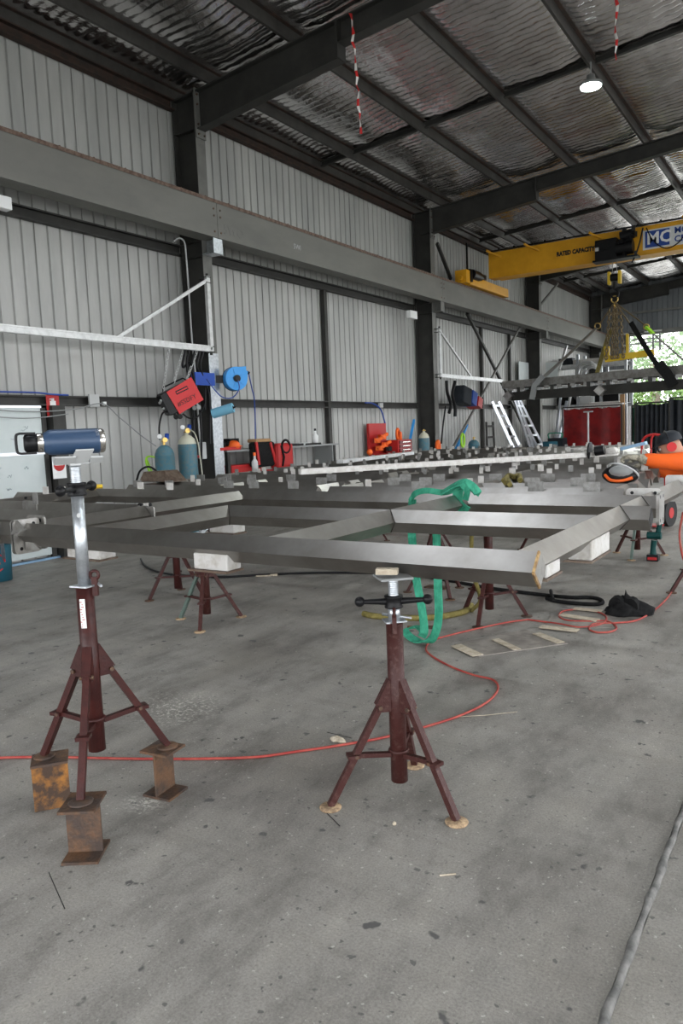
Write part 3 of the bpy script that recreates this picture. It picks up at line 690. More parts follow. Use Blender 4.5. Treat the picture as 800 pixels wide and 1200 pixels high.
def eplate(c, n, parent, w=.15, h=.2, t=.012, holes=((-.045, .07), (.045, .07), (-.045, -.07), (.045, -.07)), mt=None):
    """upright rounded end plate at c, facing n ('x' or 'y')"""
    mb = MB(); r = .022; poly = []
    for cx, cy_, a0 in ((w/2-r, h/2-r, 0), (-w/2+r, h/2-r, 90), (-w/2+r, -h/2+r, 180), (w/2-r, -h/2+r, 270)):
        for k in range(4): a = math.radians(a0+k*30); poly.append((cx+r*math.cos(a), cy_+r*math.sin(a)))
    f = (lambda u, v: (c[0], c[1]+u, c[2]+v)) if n == 'x' else (lambda u, v: (c[0]+u, c[1], c[2]+v))
    tv = (t, 0, 0) if n == 'x' else (0, t, 0)
    mb.plate([f(u, v) for u, v in poly], tv); p = part('end_plate', mb, mt or M_inox2, parent)
    hb_ = MB(); 
    for u, v in holes:
        a = Vector(f(u, v)); d = Vector(tv)*.54; hb_.cyl(a-d, a+d, .011, 10)
    part('bolt_hole', hb_, M_black, p)['kind'] = 'stuff'
    return p
def gusset(a, b, c, t, parent): part('gusset', MB().plate([a, b, c], t), M_inox2, parent)

# --- nearest frame
fA = empty('tube_lattice', (-2.4, 2.6, .91)); tag(fA, 'nearest stainless frame of diamond-set tubes resting on the front stand', 'steel frame')
XA, XM, XL = -.95, -2.12, -3.36
dtube((-3.93, 2.6), (-.872, 2.6), fA)
mb = MB().prism(dpoly(HD+.001), (-.874, 2.6, ZC), (-.868, 2.6, ZC)); part('end_cap', mb, M_inox2, fA)
tp = MB()
for a, b in (((0, HD), (-HD, 0)), ((-HD, 0), (0, -HD))):
    tp.bar((-.871, 2.6+a[0], ZC+a[1]), (-.871, 2.6+b[0], ZC+b[1]), .012, .008, (1, 0, 0))
part('copper_tape', tp, M_weldcopper, fA)
dtube((XA, 2.6), (XA, 5.03), fA); dtube((XA, 4.72), (-.85, 4.72), fA); eplate((-.843, 4.72, ZC-.005), 'x', fA, .16, .19, .018); dtube((XM, 2.6), (XM, 4.75), fA); dtube((XL, 2.6), (XL, 3.72), fA); dtube((-4.0, 2.72), (-4.0, 3.56), fA)
dtube((XL, 3.72), (XM, 3.72), fA); dtube((XM, 3.72), (XA, 3.72), fA); dtube((-3.3, 4.75), (XM, 4.75), fA); dtube((XM, 4.75), (XA, 4.75), fA)
dtube((XA, 4.17), (-.79, 4.17), fA)          # open stub
M_seam = mat('weld_seam', (.05, .045, .04), .5, .6)
def seam(x, y, sx, sy):
    """dark mitre weld running down from the crossing of two ridges towards the viewer"""
    a = Vector((x, y, ZR)); b = Vector((x+sx*HD, y+sy*HD, ZC)); c = Vector((x, y, ZC-HD)); o_ = Vector((sx, sy, 1)).normalized()*.0015
    part('weld_seam', MB().path([a+o_, b+o_, c+Vector((sx, sy, -1))*.001], .0028, 5), M_seam, fA)
for x, y, sx, sy in ((XA, 4.17, 1, -1), (XA, 4.72, 1, -1), (XM, 3.72, -1, -1), (XM, 3.72, 1, -1), (XL, 3.72, 1, -1), (XA, 3.72, -1, -1)): seam(x, y, sx, sy)
part('open_end', MB().prism(dpoly(HD-.008), (-.7895, 4.17, ZC), (-.788, 4.17, ZC)), M_black, fA)
eplate((-3.935, 2.6, ZC-.01), 'x', fA, .17, .2); eplate((-3.98, 2.70, ZC+.0), 'y', fA, .17, .2); eplate((-3.99, 3.57, ZC), 'y', fA, .16, .13)
gusset((-3.92, 2.58, ZC+.0), (-3.92, 2.58, ZC-.09), (-3.78, 2.58, ZC-.08), (0, .01, 0), fA)
gusset((-3.93, 2.5, ZC+.01), (-3.82, 2.52, ZC+.04), (-3.93, 2.54, ZC+.09), (0, .01, 0), fA)
eplate((XA-.05, 5.04, ZC+.02), 'y', fA, .21, .13, .012, ((-.07, .035), (.07, .035)))
stub_post(-3.70, 2.86, fA, .30, .12, .955, .145); stub_post(-2.44, 2.6, fA, .215, .10, .95, .078); stub_post(-.955, 2.86, fA, .11, .17, .96, .055); stub_post(-.955, 3.58, fA, .11, .33, .965, .10); stub_post(-3.455, 3.80, fA, .22, .12, .945, .10)
fL = empty('tube_lattice', (-4.6, 2.2, .91)); tag(fL, 'frame cut off by the left picture edge, bolted to the nearest frame', 'steel frame')
dtube((-4.18, 1.3), (-4.18, 2.60), fL); dtube((-4.18, 2.6), (-4.0, 2.6), fL); eplate((-3.958, 2.6, ZC-.01), 'x', fL, .17, .2); dtube((-5.6, 1.3), (-4.18, 1.3), fL)
# --- second row on the left
fB = empty('tube_lattice', (-5.2, 3.6, .91)); tag(fB, 'frame behind the nearest one at the left, in front of the white door', 'steel frame')
dtube((-6.6, 3.14), (-4.18, 3.14), fB); dtube((-6.6, 3.62), (-4.12, 3.62), fB); dtube((-4.12, 3.68), (-4.12, 4.70), fB); dtube((-5.95, 3.70), (-5.95, 4.70), fB); dtube((-6.6, 4.75), (-3.3, 4.75), fB); dtube((-6.6, 4.3), (-6.0, 4.3), fB)
eplate((-4.06, 3.62, ZC), 'x', fB, .12, .15); eplate((-5.3, 3.55, ZC+.03), 'y', fB, .18, .1)
def tab(x, y, parent, white, w=.075, h=.07, z=ZR-.008, n='y'):
    d = (w, .006, h) if n == 'y' else (.006, w, h)
    part('mounting_tab', MB().box((x, y, z+h/2), d), M_film if white else M_tab, parent)
tab(-5.15, 3.50, fB, False, .06, .09)
for x, y, wh in ((-6.07, 4.24, 1), (-5.86, 4.27, 1), (-5.4, 4.78, 1), (-4.98, 4.75, 1)): tab(x, y, fB, wh, .08, .07)
# --- stub and plates on the right
fC = empty('tube_lattice', (-.9, 5.2, .91)); tag(fC, 'short frame length with bolted end plates at the right beyond the open stub', 'steel frame')
dtube((XA, 5.08), (XA, 6.0), fC)
eplate((XA+.01, 6.02, ZC+.0), 'y', fC, .2, .2, .012, ((.06, .06), (.06, -.06)))
eplate((XA-.05, 5.06, ZC+.02), 'y', fC, .21, .13, .012, ((-.07, .035), (.07, .035)))
# --- the field of frames further back
rg = random.Random(21)
DESC = {0: ('left', 'centre', 'right')}
rows = [(5.22, 6.05), (6.75, 7.35), (8.1, 8.9), (9.7, 10.5), (11.4, 12.3), (13.3, 14.4)]
names = ['second row of frames', 'third row of frames', 'fourth row of frames', 'fifth row of frames', 'sixth row of frames', 'farthest row of frames']
far_frames = []
for ri, (ya, yb) in enumerate(rows):
    xl = -6.1-.12*(ya-5); xr = -1.1-.22*max(0, ya-6)
    xs = [xl, xl+(xr-xl)*.5, xr]
    for ci in range(2):
        xa, xb = xs[ci]+.06, xs[ci+1]-.06
        f = empty('tube_lattice', ((xa+xb)/2, (ya+yb)/2, .91)); far_frames.append((f, xa, xb, ya, yb))
        tag(f, ('left' if ci == 0 else 'right')+' half of the '+names[ri]+' away from the near stands', 'steel frame', 'stainless frames laid out across the shed')
        ym = (ya+yb)/2
        for y in (ya, ym, yb): dtube((xa, y), (xb, y), f)
        for x in (xa+.07, (xa+xb)/2, xb-.07): dtube((x, ya+.07), (x, yb-.07), f)
        for y in (ya, ym, yb):
            x = xa+.1+rg.uniform(0, .3)
            while x < xb-.05:
                # grey tabs face the viewer, white ones are still wrapped in film
                g = rg.random() < (.75 if ri == 0 else .42)
                w_ = .115 if g and ri < 1 else rg.uniform(.035, .06)
                tab(x, y-.02 if g else y+.02, f, not g, w_, .075 if g and ri < 1 else .045+rg.uniform(0, .03), ZR-.03 if g and ri < 1 else ZR-.005)
                x += rg.uniform(.3, .55) if ri < 1 else rg.uniform(.2, .42)
        for x in (xa+.4, xb-.4): stub_post(x, ya+.1, f, .12, .12, None, .12) if ri < 1 else None
# tubes placed across them
wb = part('wrapped_bar', MB().bar((-4.03, 5.44, 1.15), (-1.93, 8.3, 1.15), .08, .05), M_film); tag(wb, 'long white film-wrapped bar lying across the frames towards the worker', 'bar')
wb2 = part('wrapped_bar', MB().bar(at(398, 541, z=1.09), at(482, 531, z=1.09), .10, .05), M_galv_matte); tag(wb2, 'shorter pale bar lying behind the long white one, near the wall bench', 'bar')
wb3 = part('wrapped_bar', MB().bar(at(662, 526.5, z=1.06), at(697, 525.5, z=1.06), .06, .03), M_film); tag(wb3, 'short white strip lying on the far frames before the red curtain', 'bar')

# ================================================================== PIPE STANDS
def make_stand(ext, handle_deg, label, worn=False, saddle='v', green_leg=False, lug=0):
    """local origin on the floor under the column; ext = height of the saddle seat"""
    t = empty('pipe_stand', (0, 0, 0)); tag(t, label, 'pipe stand')
    mm = M_maroon_worn if worn else M_maroon
    tb = MB().lathe([(.0, .075), (.034, .075), (.034, .735), (.029, .735), (.0, .735)], (0, 0, 0), n=20); col = part('column', tb, mm, t)
    lg = MB().torus((0, 0, .205), .036, .007, (0, 0, 1), 20, 6); part('collar', lg, mm, t)
    la = math.radians(lug); lc, ls_ = math.cos(la), math.sin(la); part('latch_lug', MB().bar((lc*.042, ls_*.042, .70), (lc*.042, ls_*.042, .775), .018, .022, (lc, ls_, 0)).torus((lc*.042, ls_*.042, .782), .017, .007, (-ls_, lc, 0), 10, 5), mm, t)
    gp = MB().lathe([(.0, .74), (.024, .74), (.024, ext-.13), (.0, ext-.13)], (0, 0, 0), n=18); part('inner_tube', gp, M_galv, t)
    part('rivet', MB().cyl((math.cos(la-1.2)*.023, math.sin(la-1.2)*.023, ext-.215), (math.cos(la-1.2)*.026, math.sin(la-1.2)*.026, ext-.215), .009, 12), M_lightgrey, t)
    part('lock_pin', MB().path([(-.075, -.01, .742), (-.03, -.035, .748), (.0, -.038, .752), (.04, -.03, .765)], .006, 6).box((0, 0, .742), (.085, .07, .006)), M_galv, t)
    prof = [(.0, ext-.14), (.019, ext-.14)]; z = ext-.14
    while z < ext-.03: prof += [(.019, z), (.0215, z+.003), (.019, z+.006)]; z += .008
    part('screw', MB().lathe(prof+[(.019, ext-.02), (0, ext-.02)], (0, 0, 0), n=14), M_galv, t)
    a = math.radians(handle_deg); dx, dy = math.cos(a), math.sin(a); hz = ext-.115
    hn = MB().lathe([(.0, -.025), (.036, -.025), (.038, -.02), (.033, -.012), (.033, .012), (.038, .02), (.036, .025), (.0, .025)], (0, 0, hz), n=16)
    for s in (-1, 1):
        hn.cyl((s*dx*.03, s*dy*.03, hz), (s*dx*.125, s*dy*.125, hz+.002), .014, 10, .009); hn.sphere((s*dx*.135, s*dy*.135, hz+.003), .021, 12, 8)
    part('handle', hn, M_black, t)
    if saddle == 'v':      # crossed V plates
        part('saddle', MB().box((0, 0, ext-.016), (.13, .13, .008)), M_grey, t)
    for k in range(3):
        b = 2*PI*k/3; c, s = math.cos(b), math.sin(b); sd = Vector((-s, c, 0))
        P = lambda r, z: Vector((c*r, s*r, z))
        g = MB()
        for e in (-1, 1): g.plate([P(.03, .50)+sd*e*.016, P(.036, .50)+sd*e*.016, P(.085, .41)+sd*e*.016, P(.082, .375)+sd*e*.016, P(.03, .375)+sd*e*.016], sd*.004)
        g.bar(P(.034, .505), P(.09, .405), .036, .004, (c, s, .5)); part('gusset', g, mm, t)
        l = MB().bar(P(.07, .40), P(.292, .010), .026, .026, (c, s, .5)); lg_ = part('leg', l, M_greyleg if (green_leg and k == 1) else mm, t)
        part('foot', MB().lathe([(.0, .0), (.043, .0), (.045, .005), (.04, .009), (.0, .011)], P(.292, 0.0), n=18), M_footrust if worn else M_rustdark, lg_)
        part('brace', MB().bar(P(.034, .19), P(.18, .205), .022, .018).box(P(.19, .205), (.05, .05, .014), rz=b), mm, t)
        part('pivot_bolt', MB().cyl(P(.075, .395)-sd*.026, P(.075, .395)+sd*.026, .009, 8), M_rustdark, t); part('pivot_bolt', MB().cyl(P(.18, .205)-sd*.026, P(.18, .205)+sd*.026, .008, 8), M_rustdark, t)
    return t
def place(t, x, y, z=0, deg=0):
    t.location = (x, y, z); t.rotation_euler = (0, 0, math.radians(deg)); ORG[t.name] = Vector((x, y, z)); return t
# left stand on beam offcuts, carrying the bottle
st1 = make_stand(1.235, -71, 'tall maroon pipe stand carrying the blue bottle, on rusty beam offcuts', lug=-156)
place(st1, -2.425, 1.83, .2, 189)
st1.rotation_euler = (0, 0, math.radians(189))
for c in list(st1.children):
    if c.name.startswith('saddle'): bpy.data.objects.remove(c)
ORGS = ORG[st1.name]
R1 = Matrix.Rotation(math.radians(-189), 4, 'Z')
def part_in(name, mb, mt, root, rot_deg, **k):
    """add a world-placed part to a rotated root"""
    o = part(name, mb, mt, root, **k)
    o.matrix_parent_inverse = Matrix.Identity(4); o.matrix_local = Matrix.Rotation(math.radians(-rot_deg), 4, 'Z'); return o
# saddle: four folded white-grey plates rising from the screw
ax = Vector((.50, .866, 0)).normalized(); cr = Vector((ax.y, -ax.x, 0))          # bottle axis, towards the viewer's side
S0 = Vector((-2.425, 1.83, 1.2+.215)); sd = MB()
def sp_(u, v, z): return S0+ax*u+cr*v+Vector((0, 0, z))
sd.plate([sp_(-.02, -.03, 0), sp_(.02, -.03, 0), sp_(.02, .03, 0), sp_(-.02, .03, 0)], (0, 0, .008))
for e in (-1, 1):
    sd.plate([sp_(-.075, e*.012, .004), sp_(-.0, e*.012, .004), sp_(-.0, e*.052, .030), sp_(-.075, e*.052, .030)], (0, 0, .005))
    sd.plate([sp_(-.02, e*.005, .0), sp_(.045, e*.005, .0), sp_(.065, e*.066, .055), sp_(.0, e*.066, .055)], (0, 0, .005))
    sd.plate([sp_(.055, e*.012, .004), sp_(.10, e*.012, .004), sp_(.10, e*.045, .026), sp_(.055, e*.045, .026)], (0, 0, .005))
sd.plate([sp_(-.075, -.012, .004), sp_(.10, -.012, .004), sp_(.10, .012, .004), sp_(-.075, .012, .004)], (0, 0, .006))
part_in('saddle', sd, M_lightgrey, st1, 189)
lb = MB(); lz0, lz1 = 1.2-.41, 0
cc = Vector((-2.425, 1.83, 0)); 
for k in range(4):
    a0 = math.radians(-52-26+k*9); a1 = a0+math.radians(9); r = .0347
    lb.add([cc+Vector((math.cos(a0)*r, math.sin(a0)*r, .78)), cc+Vector((math.cos(a1)*r, math.sin(a1)*r, .78)), cc+Vector((math.cos(a1)*r, math.sin(a1)*r, .895)), cc+Vector((math.cos(a0)*r, math.sin(a0)*r, .895))], [(0, 1, 2, 3)], True)
lab = part_in('sticker', lb, M_white, st1, 189); lab['label'] = 'white sticker with faint red print'
lp = MB(); rs = random.Random(4)
for k in range(11):
    a0 = math.radians(-70+rs.uniform(-4, 14)); r = .0353; zz = .785+k*.0098
    lp.box(cc+Vector((math.cos(a0)*r, math.sin(a0)*r, zz)), (.0008, rs.uniform(.004, .012), .003), rz=a0)
o = part_in('print', lp, M_red, st1, 189); o['kind'] = 'stuff'

# bottle lying in the saddle
B0 = S0+Vector((0, 0, .084))-ax*.112+Vector((0, 0, .003)); bt = empty('water_bottle', (S0.x, S0.y, S0.z+.03)); tag(bt, 'dark blue insulated steel bottle lying on the left stand', 'bottle')
part('body', MB().lathe([(.0, .0), (.033, .0), (.036, .008), (.046, .024), (.048, .034), (.048, .200), (.047, .206), (.0, .206)], B0, ax, 32), M_blue, bt)
part('neck_ring', MB().lathe([(.036, -.016), (.0365, -.014), (.0365, .004), (.034, .006)], B0, ax, 32), M_silver, bt)
part('base_ring', MB().lathe([(.0465, .206), (.047, .212), (.046, .222), (.042, .227), (.0, .227)], B0, ax, 32), M_silver, bt)
cap = part('cap', MB().lathe([(.0, -.062), (.024, -.062), (.031, -.058), (.034, -.05), (.0345, -.014), (.0, -.014)], B0, ax, 28), M_black, bt)
zv = Vector((0, 0, 1)); hp = [B0-ax*.02+zv*.036, B0-ax*.06+zv*.037, B0-ax*.078+zv*.036, B0-ax*.087+zv*.026, B0-ax*.087-zv*.026, B0-ax*.078-zv*.036, B0-ax*.06-zv*.037, B0-ax*.02-zv*.036]
part('cap_loop', MB().strap(smooth_pts(hp, 4), .030, .009, cr), M_black, cap, bevel=.003)
ang = math.radians(38); nrm = (cr*math.cos(ang)+Vector((0, 0, math.sin(ang)))).normalized(); up_ = ax.cross(nrm)*-1
text_part('maker_mark', 'YETI', .016, B0+ax*.192+nrm*.0484-Vector((0, 0, .0))-nrm.cross(ax)*.018*-1, nrm.cross(ax)*-1 if (nrm.cross(ax)).z > 0 else nrm.cross(ax), ax, M_galv, bt, .0004)

# rusty beam offcuts under its feet
def offcut(x, y, deg, label, typ='I', w=.125, l=.15, h=.2, mt=None):
    a = math.radians(deg); R = Matrix.Rotation(a, 3, 'Z'); c = Vector((x, y, 0)); t = empty('beam_offcut', (x, y, 0)); tag(t, label, 'steel offcut', 'rusty beam offcuts under the left stand')
    mt = mt or M_rustdark
    if typ == 'I':
        part('web', MB().box(c+Vector((0, 0, h/2)), (w, .009, h-.018), rot=R), mt, t)
        part('flange', MB().box(c+Vector((0, 0, .005)), (w+.006, l, .010), rot=R), mt, t); part('flange', MB().box(c+Vector((0, 0, h-.005)), (w+.006, l, .010), rot=R), mt, t)
    else:
        part('web', MB().box(c+R@Vector((0, -l*.38, h/2)), (w, .01, h-.004), rot=R), M_rust, t)
        part('flange', MB().box(c+Vector((0, 0, h-.005)), (w+.004, l, .010), rot=R), mt, t); part('flange', MB().box(c+R@Vector((0, .01, .005)), (w, l*.75, .010), rot=R), mt, t)
    return t
offcut(-2.245, 1.612, 34, 'front rusty beam offcut standing upright, nearest the viewer', 'I', .125, .15)
offcut(-2.685, 1.79, 52, 'leftmost rusty offcut with broad orange-rusted side facing the viewer', 'C', .14, .13)
offcut(-2.335, 2.088, 98, 'right-hand dark beam offcut seen nearly edge on', 'I', .12, .14)

st2 = make_stand(.935, 167, 'worn maroon pipe stand under the nearest tube, black cross handle', True, lug=74); place(st2, -1.44, 2.53, 0, 226)
lab2 = Vector((-1.44, 2.53, 0))
part_in('dunnage', MB().box(lab2+Vector((-.005, -.035, .935+.012)), (.085, .04, .022), rz=.35), M_timber, st2, 226)
# further stands
def more(src, x, y, deg, label, ext=None):
    c = copy_tree(src); c['label'] = label; c.location = (x, y, 0); c.rotation_euler = (0, 0, math.radians(deg)); c['group'] = 'maroon pipe stands under the frames'; return c
st3 = make_stand(.905, 70, 'maroon pipe stand with one green leg behind the left white stub', True, green_leg=True); place(st3, -4.2, 4.32, 0, 62); st3['group'] = 'maroon pipe stands under the frames'
proto = make_stand(.905, 40, 'maroon pipe stand deeper in the shed left of the green-legged stand'); place(proto, -5.18, 4.96, 0, 250); proto['group'] = 'maroon pipe stands under the frames'
more(proto, -2.2, 5.37, 275, 'maroon pipe stand standing by the cardboard mat on the floor')
more(proto, -2.95, 6.02, -45, 'maroon pipe stand in the gap behind the green sling')
more(st3, -1.76, 8.54, 150, 'pipe stand at the right beside the cordless grease gun')
more(proto, -.86, 6.93, 207, 'maroon pipe stand cut by the right picture edge')
more(proto, -3.45, 7.0, 20, 'pipe stand seen between the second and third rungs')
for f, xa, xb, ya, yb in far_frames:
    for fx in ((.5,) if ya > 8 or (ya > 6.5 and xa < -4) else ()):
        x = xa+(xb-xa)*fx
        if -3.4 < x < -1.2 and ya < 6.5 and fx < .5: continue
        more(proto, x, (ya+yb)/2, rg.uniform(0, 120), 'maroon pipe stand under the '+f['label'].replace(' away from the near stands', ''))

# ================================================================== ON THE FLOOR
def floor_path(pix, z=.008): return smooth_pts([at(px, py, z=z) for px, py in pix], 8)
h1 = part('air_hose', MB().path(floor_path([(-30, 890), (0, 888), (60, 887), (150, 889), (240, 889), (300, 887), (345, 881), (400, 873), (450, 864), (500, 851), (540, 838), (570, 823), (583, 808), (578, 797), (555, 791), (528, 781), (505, 768), (499, 759), (508, 750), (540, 741), (590, 730), (618, 726)]), .0065, 8), M_hose)
tag(h1, 'long red hose winding across the floor between the stands', 'hose')
h2 = part('air_hose', MB().path(floor_path([(618, 726), (655, 731), (680, 735), (705, 731), (710, 723), (700, 717), (680, 714), (660, 716), (655, 722), (665, 727), (690, 728), (712, 728), (722, 735), (716, 740), (700, 741), (690, 737), (696, 731), (720, 730), (745, 727), (765, 716), (782, 700), (795, 680), (802, 664)]), .007, 8), M_hose)
tag(h2, 'coiled red and black hose by the black cloth heap', 'hose')
h3 = empty('welding_cable', at(660, 700, z=0)); tag(h3, 'thick black welding cable looped on the floor below the tube end', 'cable')
part('cable', MB().path(floor_path([(540, 683), (580, 690), (620, 695), (645, 698), (670, 700), (690, 700), (702, 702), (706, 706), (698, 708), (675, 707), (650, 704), (640, 701)], .016), .016, 8).path(floor_path([(645, 692), (646, 697), (648, 702)], .03), .014, 6), M_blackcloth, h3)
h4 = part('welding_cable', MB().path(floor_path([(165, 655), (170, 663), (185, 670), (210, 674), (260, 676), (300, 674), (340, 672), (400, 671), (470, 673), (540, 683)], .015), .012, 8), M_black)
tag(h4, 'thin black cable lying on the floor under the frames', 'cable')
h5 = part('air_hose', MB().path(smooth_pts([at(800, 600, y=6.9), at(796, 625, y=6.9), at(799, 650, y=6.8), at(806, 668, y=6.7)]), .009, 8), M_hose); tag(h5, 'red hose hanging at the right picture edge', 'hose')

# green round sling looped over the tube and trailing to the floor
gs = empty('green_sling', (-1.9, 3.9, .8)); tag(gs, 'green webbing sling looped over the second frame rung, hanging to the floor', 'sling')
def gstrap(pix, ys, w, side, name='sling_loop', parent=gs, mt=M_green):
    pts = smooth_pts([at(px, py, y=y) for (px, py), y in zip(pix, ys)], 6); N = len(pts)
    o = part(name, MB().strap(pts, w, .012, side), mt, parent); return o
gstrap([(481, 586), (487, 578), (500, 575), (520, 577), (535, 572), (545, 567), (556, 575), (562, 579)], [4.62]*8, .04, (.3, .2, 1))
gstrap([(517, 578), (530, 570), (543, 565), (553, 570), (560, 578)], [4.60]*5, .06, (.2, .8, .6))
gstrap([(541, 566), (537, 575), (536, 588), (541, 595), (548, 599)], [4.64, 4.62, 4.60, 4.60, 4.62], .07, (1, .1, .3))
gstrap([(541, 567), (547, 575), (545, 586)], [4.58, 4.57, 4.57], .04, (1, .1, .2))
gstrap([(483, 585), (482, 610), (483, 635), (488, 680), (494, 712), (497, 738), (494, 746)], [4.64, 4.64, 4.5, 4.45, 4.4, 4.38, 4.4], .055, (1, .1, 0))
gstrap([(511, 620), (512, 650), (513, 690), (514, 715), (512, 735), (505, 750), (492, 752), (480, 746), (473, 738)], [4.64, 4.62, 4.45, 4.42, 4.42, 4.45, 4.5, 4.55, 4.6], .055, (1, .1, .1))
gstrap([(473, 741), (480, 736), (490, 735), (497, 743)], [4.62, 4.66, 4.66, 4.5], .045, (.1, 1, .1))
o1 = part('lifting_sling', MB().path([p+Vector((0, 0, .02)) for p in floor_path([(426, 722), (440, 725), (470, 727), (500, 727), (525, 724), (545, 719), (552, 712)], .0)], [.028]*43+[.028]*6 if False else .026, 6), M_olive); tag(o1, 'olive fabric sling lying on the floor behind the front stand', 'sling')
o2 = part('lifting_sling', MB().path(smooth_pts([at(552, 716, y=5.5), at(562, 705, y=5.4), at(560, 690, y=5.3), at(553, 672, y=5.25), at(552, 655, y=5.22), at(553, 600, y=5.2)], 6), .016, 6), M_olive); tag(o2, 'olive sling hanging down beside the stand by the cardboard', 'sling')
pc = part('steel_offcut', MB().box(at(512, 688, z=.005), (.22, .12, .01)), M_rustdark); tag(pc, 'small flat rusty plate on the floor under the nearest frame', 'steel offcut')
pc = part('steel_offcut', MB().bar(at(477, 735, z=.01), at(515, 735, z=.01), .03, .018), M_rust); tag(pc, 'short rusty strip on the floor behind the front stand', 'steel offcut')

# cardboard mat with pale timber strips
cm = part('cardboard_mat', MB().plate([at(532, 755, z=.004), at(615, 738, z=.004), at(665, 754, z=.004), at(561, 769, z=.004)], (0, 0, .006)), M_card); tag(cm, 'grey cardboard mat on the floor near the red hose', 'mat')
cm2 = part('cardboard_mat', MB().plate([at(645, 722, z=.003), at(712, 722, z=.003), at(720, 736, z=.003), at(637, 736, z=.003)], (0, 0, .004)), M_card); tag(cm2, 'second cardboard mat under the coiled hose', 'mat')
for (a, b, w_, l) in (((534, 756), (560, 768), .10, 'pale wood strip at the left end of the cardboard mat'), ((580, 749), (606, 761), .07, 'pale wood strip across the middle of the cardboard mat'), ((628, 742), (657, 753), .08, 'pale wood strip at the right end of the cardboard mat'),
                      ((633, 734), (677, 739), .10, 'pale wood strip in front of the coiled hose'), ((657, 720), (700, 727), .10, 'pale wood strip inside the hose coil'), ((672, 713), (705, 716), .08, 'pale wood strip behind the hose coil')):
    tag(part('wood_strip', MB().bar(at(*a, z=.012), at(*b, z=.012), w_*.8, .005), M_timber), l, 'wood strip')
# black cloth heap
bc = MB(); c0 = at(732, 719, z=0); rg2 = random.Random(8); N1, N2 = 26, 12; vs = []; fs = []
for j in range(N2+1):
    for i in range(N1):
        a = 2*PI*i/N1; t = j/N2; r = .145*(1-.9*t**1.6)*(1+.18*math.sin(3*a+1)+.07*math.sin(7*a)); hgt = .13*t**.8*(1+.35*math.cos(a-.3)*t)+.02*math.sin(5*a+4*t)
        vs.append((c0.x+r*math.cos(a)*1.15+.03*math.sin(6*t), c0.y+r*math.sin(a)*.8, max(.002, hgt if j else 0)))
for j in range(N2):
    for i in range(N1): fs.append((j*N1+i, j*N1+(i+1) % N1, (j+1)*N1+(i+1) % N1, (j+1)*N1+i))
bc.add(vs, fs, True); bc.add([c0+Vector((.04+.05*math.cos(t), .0+.02*math.sin(t), .07+.06*math.sin(t))) for t in (0, 1.2, 2.2, 3.14, 4.4, 5.4)], [(0, 1, 2, 3, 4, 5)])
for s in (-1, 1):
    lobe = []
    for k in range(12): a = 2*PI*k/12; lobe.append(c0+Vector((s*.055, -.02, .07))+Vector((math.cos(a)*.06, -.02*math.cos(a), math.sin(a)*.068)))
    bc.plate(lobe, (.01, .05, .01))
tag(part('cloth_heap', bc, M_blackcloth), 'crumpled black welding jacket lying on the floor beside the coiled hose', 'cloth')
# floor litter
sm_ = MB(); rg3 = random.Random(9)
cc0 = at(398, 869, z=0)
for k in range(9): sm_.sphere(cc0+Vector((rg3.uniform(-.035, .035), rg3.uniform(-.02, .02), .008)), .016, 7, 5, (1.3, .8, .7))
tag(part('paper_scrap', sm_, M_timber), 'pale crumpled scrap on the floor by the red hose, left of the front stand', 'scrap')
tag(part('pebble', MB().sphere(at(462, 965, z=.006), .008, 8, 6), M_timber), 'small pale pebble on the floor in front of the front stand', 'pebble')
tag(part('paper_scrap', MB().bar(at(318, 674, z=.012), at(326, 672, z=.014), .05, .015).bar(at(300, 675, z=.008), at(325, 674, z=.008), .03, .01), M_timber), 'pale scrap on the floor under the nearest tube', 'scrap')
tag(part('floor_wire', MB().path([at(57, 1022, z=.003), at(67, 1045, z=.012), at(76, 1065, z=.003)], .0016, 5), M_black), 'thin dark wire on the floor at the lower left', 'wire')
tag(part('floor_wire', MB().path([at(383, 953, z=.003), at(398, 968, z=.004)], .0016, 5), M_black), 'short dark wire beside the left foot of the front stand', 'wire')
tag(part('floor_wire', MB().path([at(383, 858, z=.003), at(412, 865, z=.004)], .0013, 5), M_black), 'thin wire left of the front stand column, near the pale scrap', 'wire')
tag(part('floor_wire', MB().path([at(537, 840, z=.003), at(570, 838, z=.004), at(606, 834, z=.003)], .0016, 5), M_timber), 'pale straight wire right of the front stand', 'wire')
tag(part('floor_wire', MB().path([at(515, 1026, z=.003), at(534, 1024, z=.004)], .003, 5), M_timber), 'tiny pale splinter on the open floor at the right', 'wire')

# cordless grease gun standing by the right-hand stand
gq = at(709, 655, z=0) if False else at(765, 657, z=0)
gg = empty('cordless_tool', gq); tag(gg, 'teal cordless power tool standing upright on the floor by the right stand', 'tool')
G = lambda x, y, z: gq+Vector((x, y, z))
part('battery', MB().box(G(0, 0, .035), (.12, .1, .07)), M_black, gg, bevel=.01); part('battery_label', MB().box(G(.0, -.052, .03), (.09, .005, .03)), M_red, gg)
part('grip', MB().path([G(0, 0, .06), G(.0, 0, .14), G(.01, 0, .22)], [.035, .028, .032], 10), M_makita, gg)
part('motor_body', MB().cyl(G(-.06, 0, .27), G(.08, 0, .27), .04, 14).cyl(G(.04, 0, .27), G(.07, 0, .42), .026, 12), M_makita, gg, bevel=.004)
part('nozzle', MB().cyl(G(.07, 0, .40), G(.075, 0, .46), .03, 12), M_lightgrey, gg)
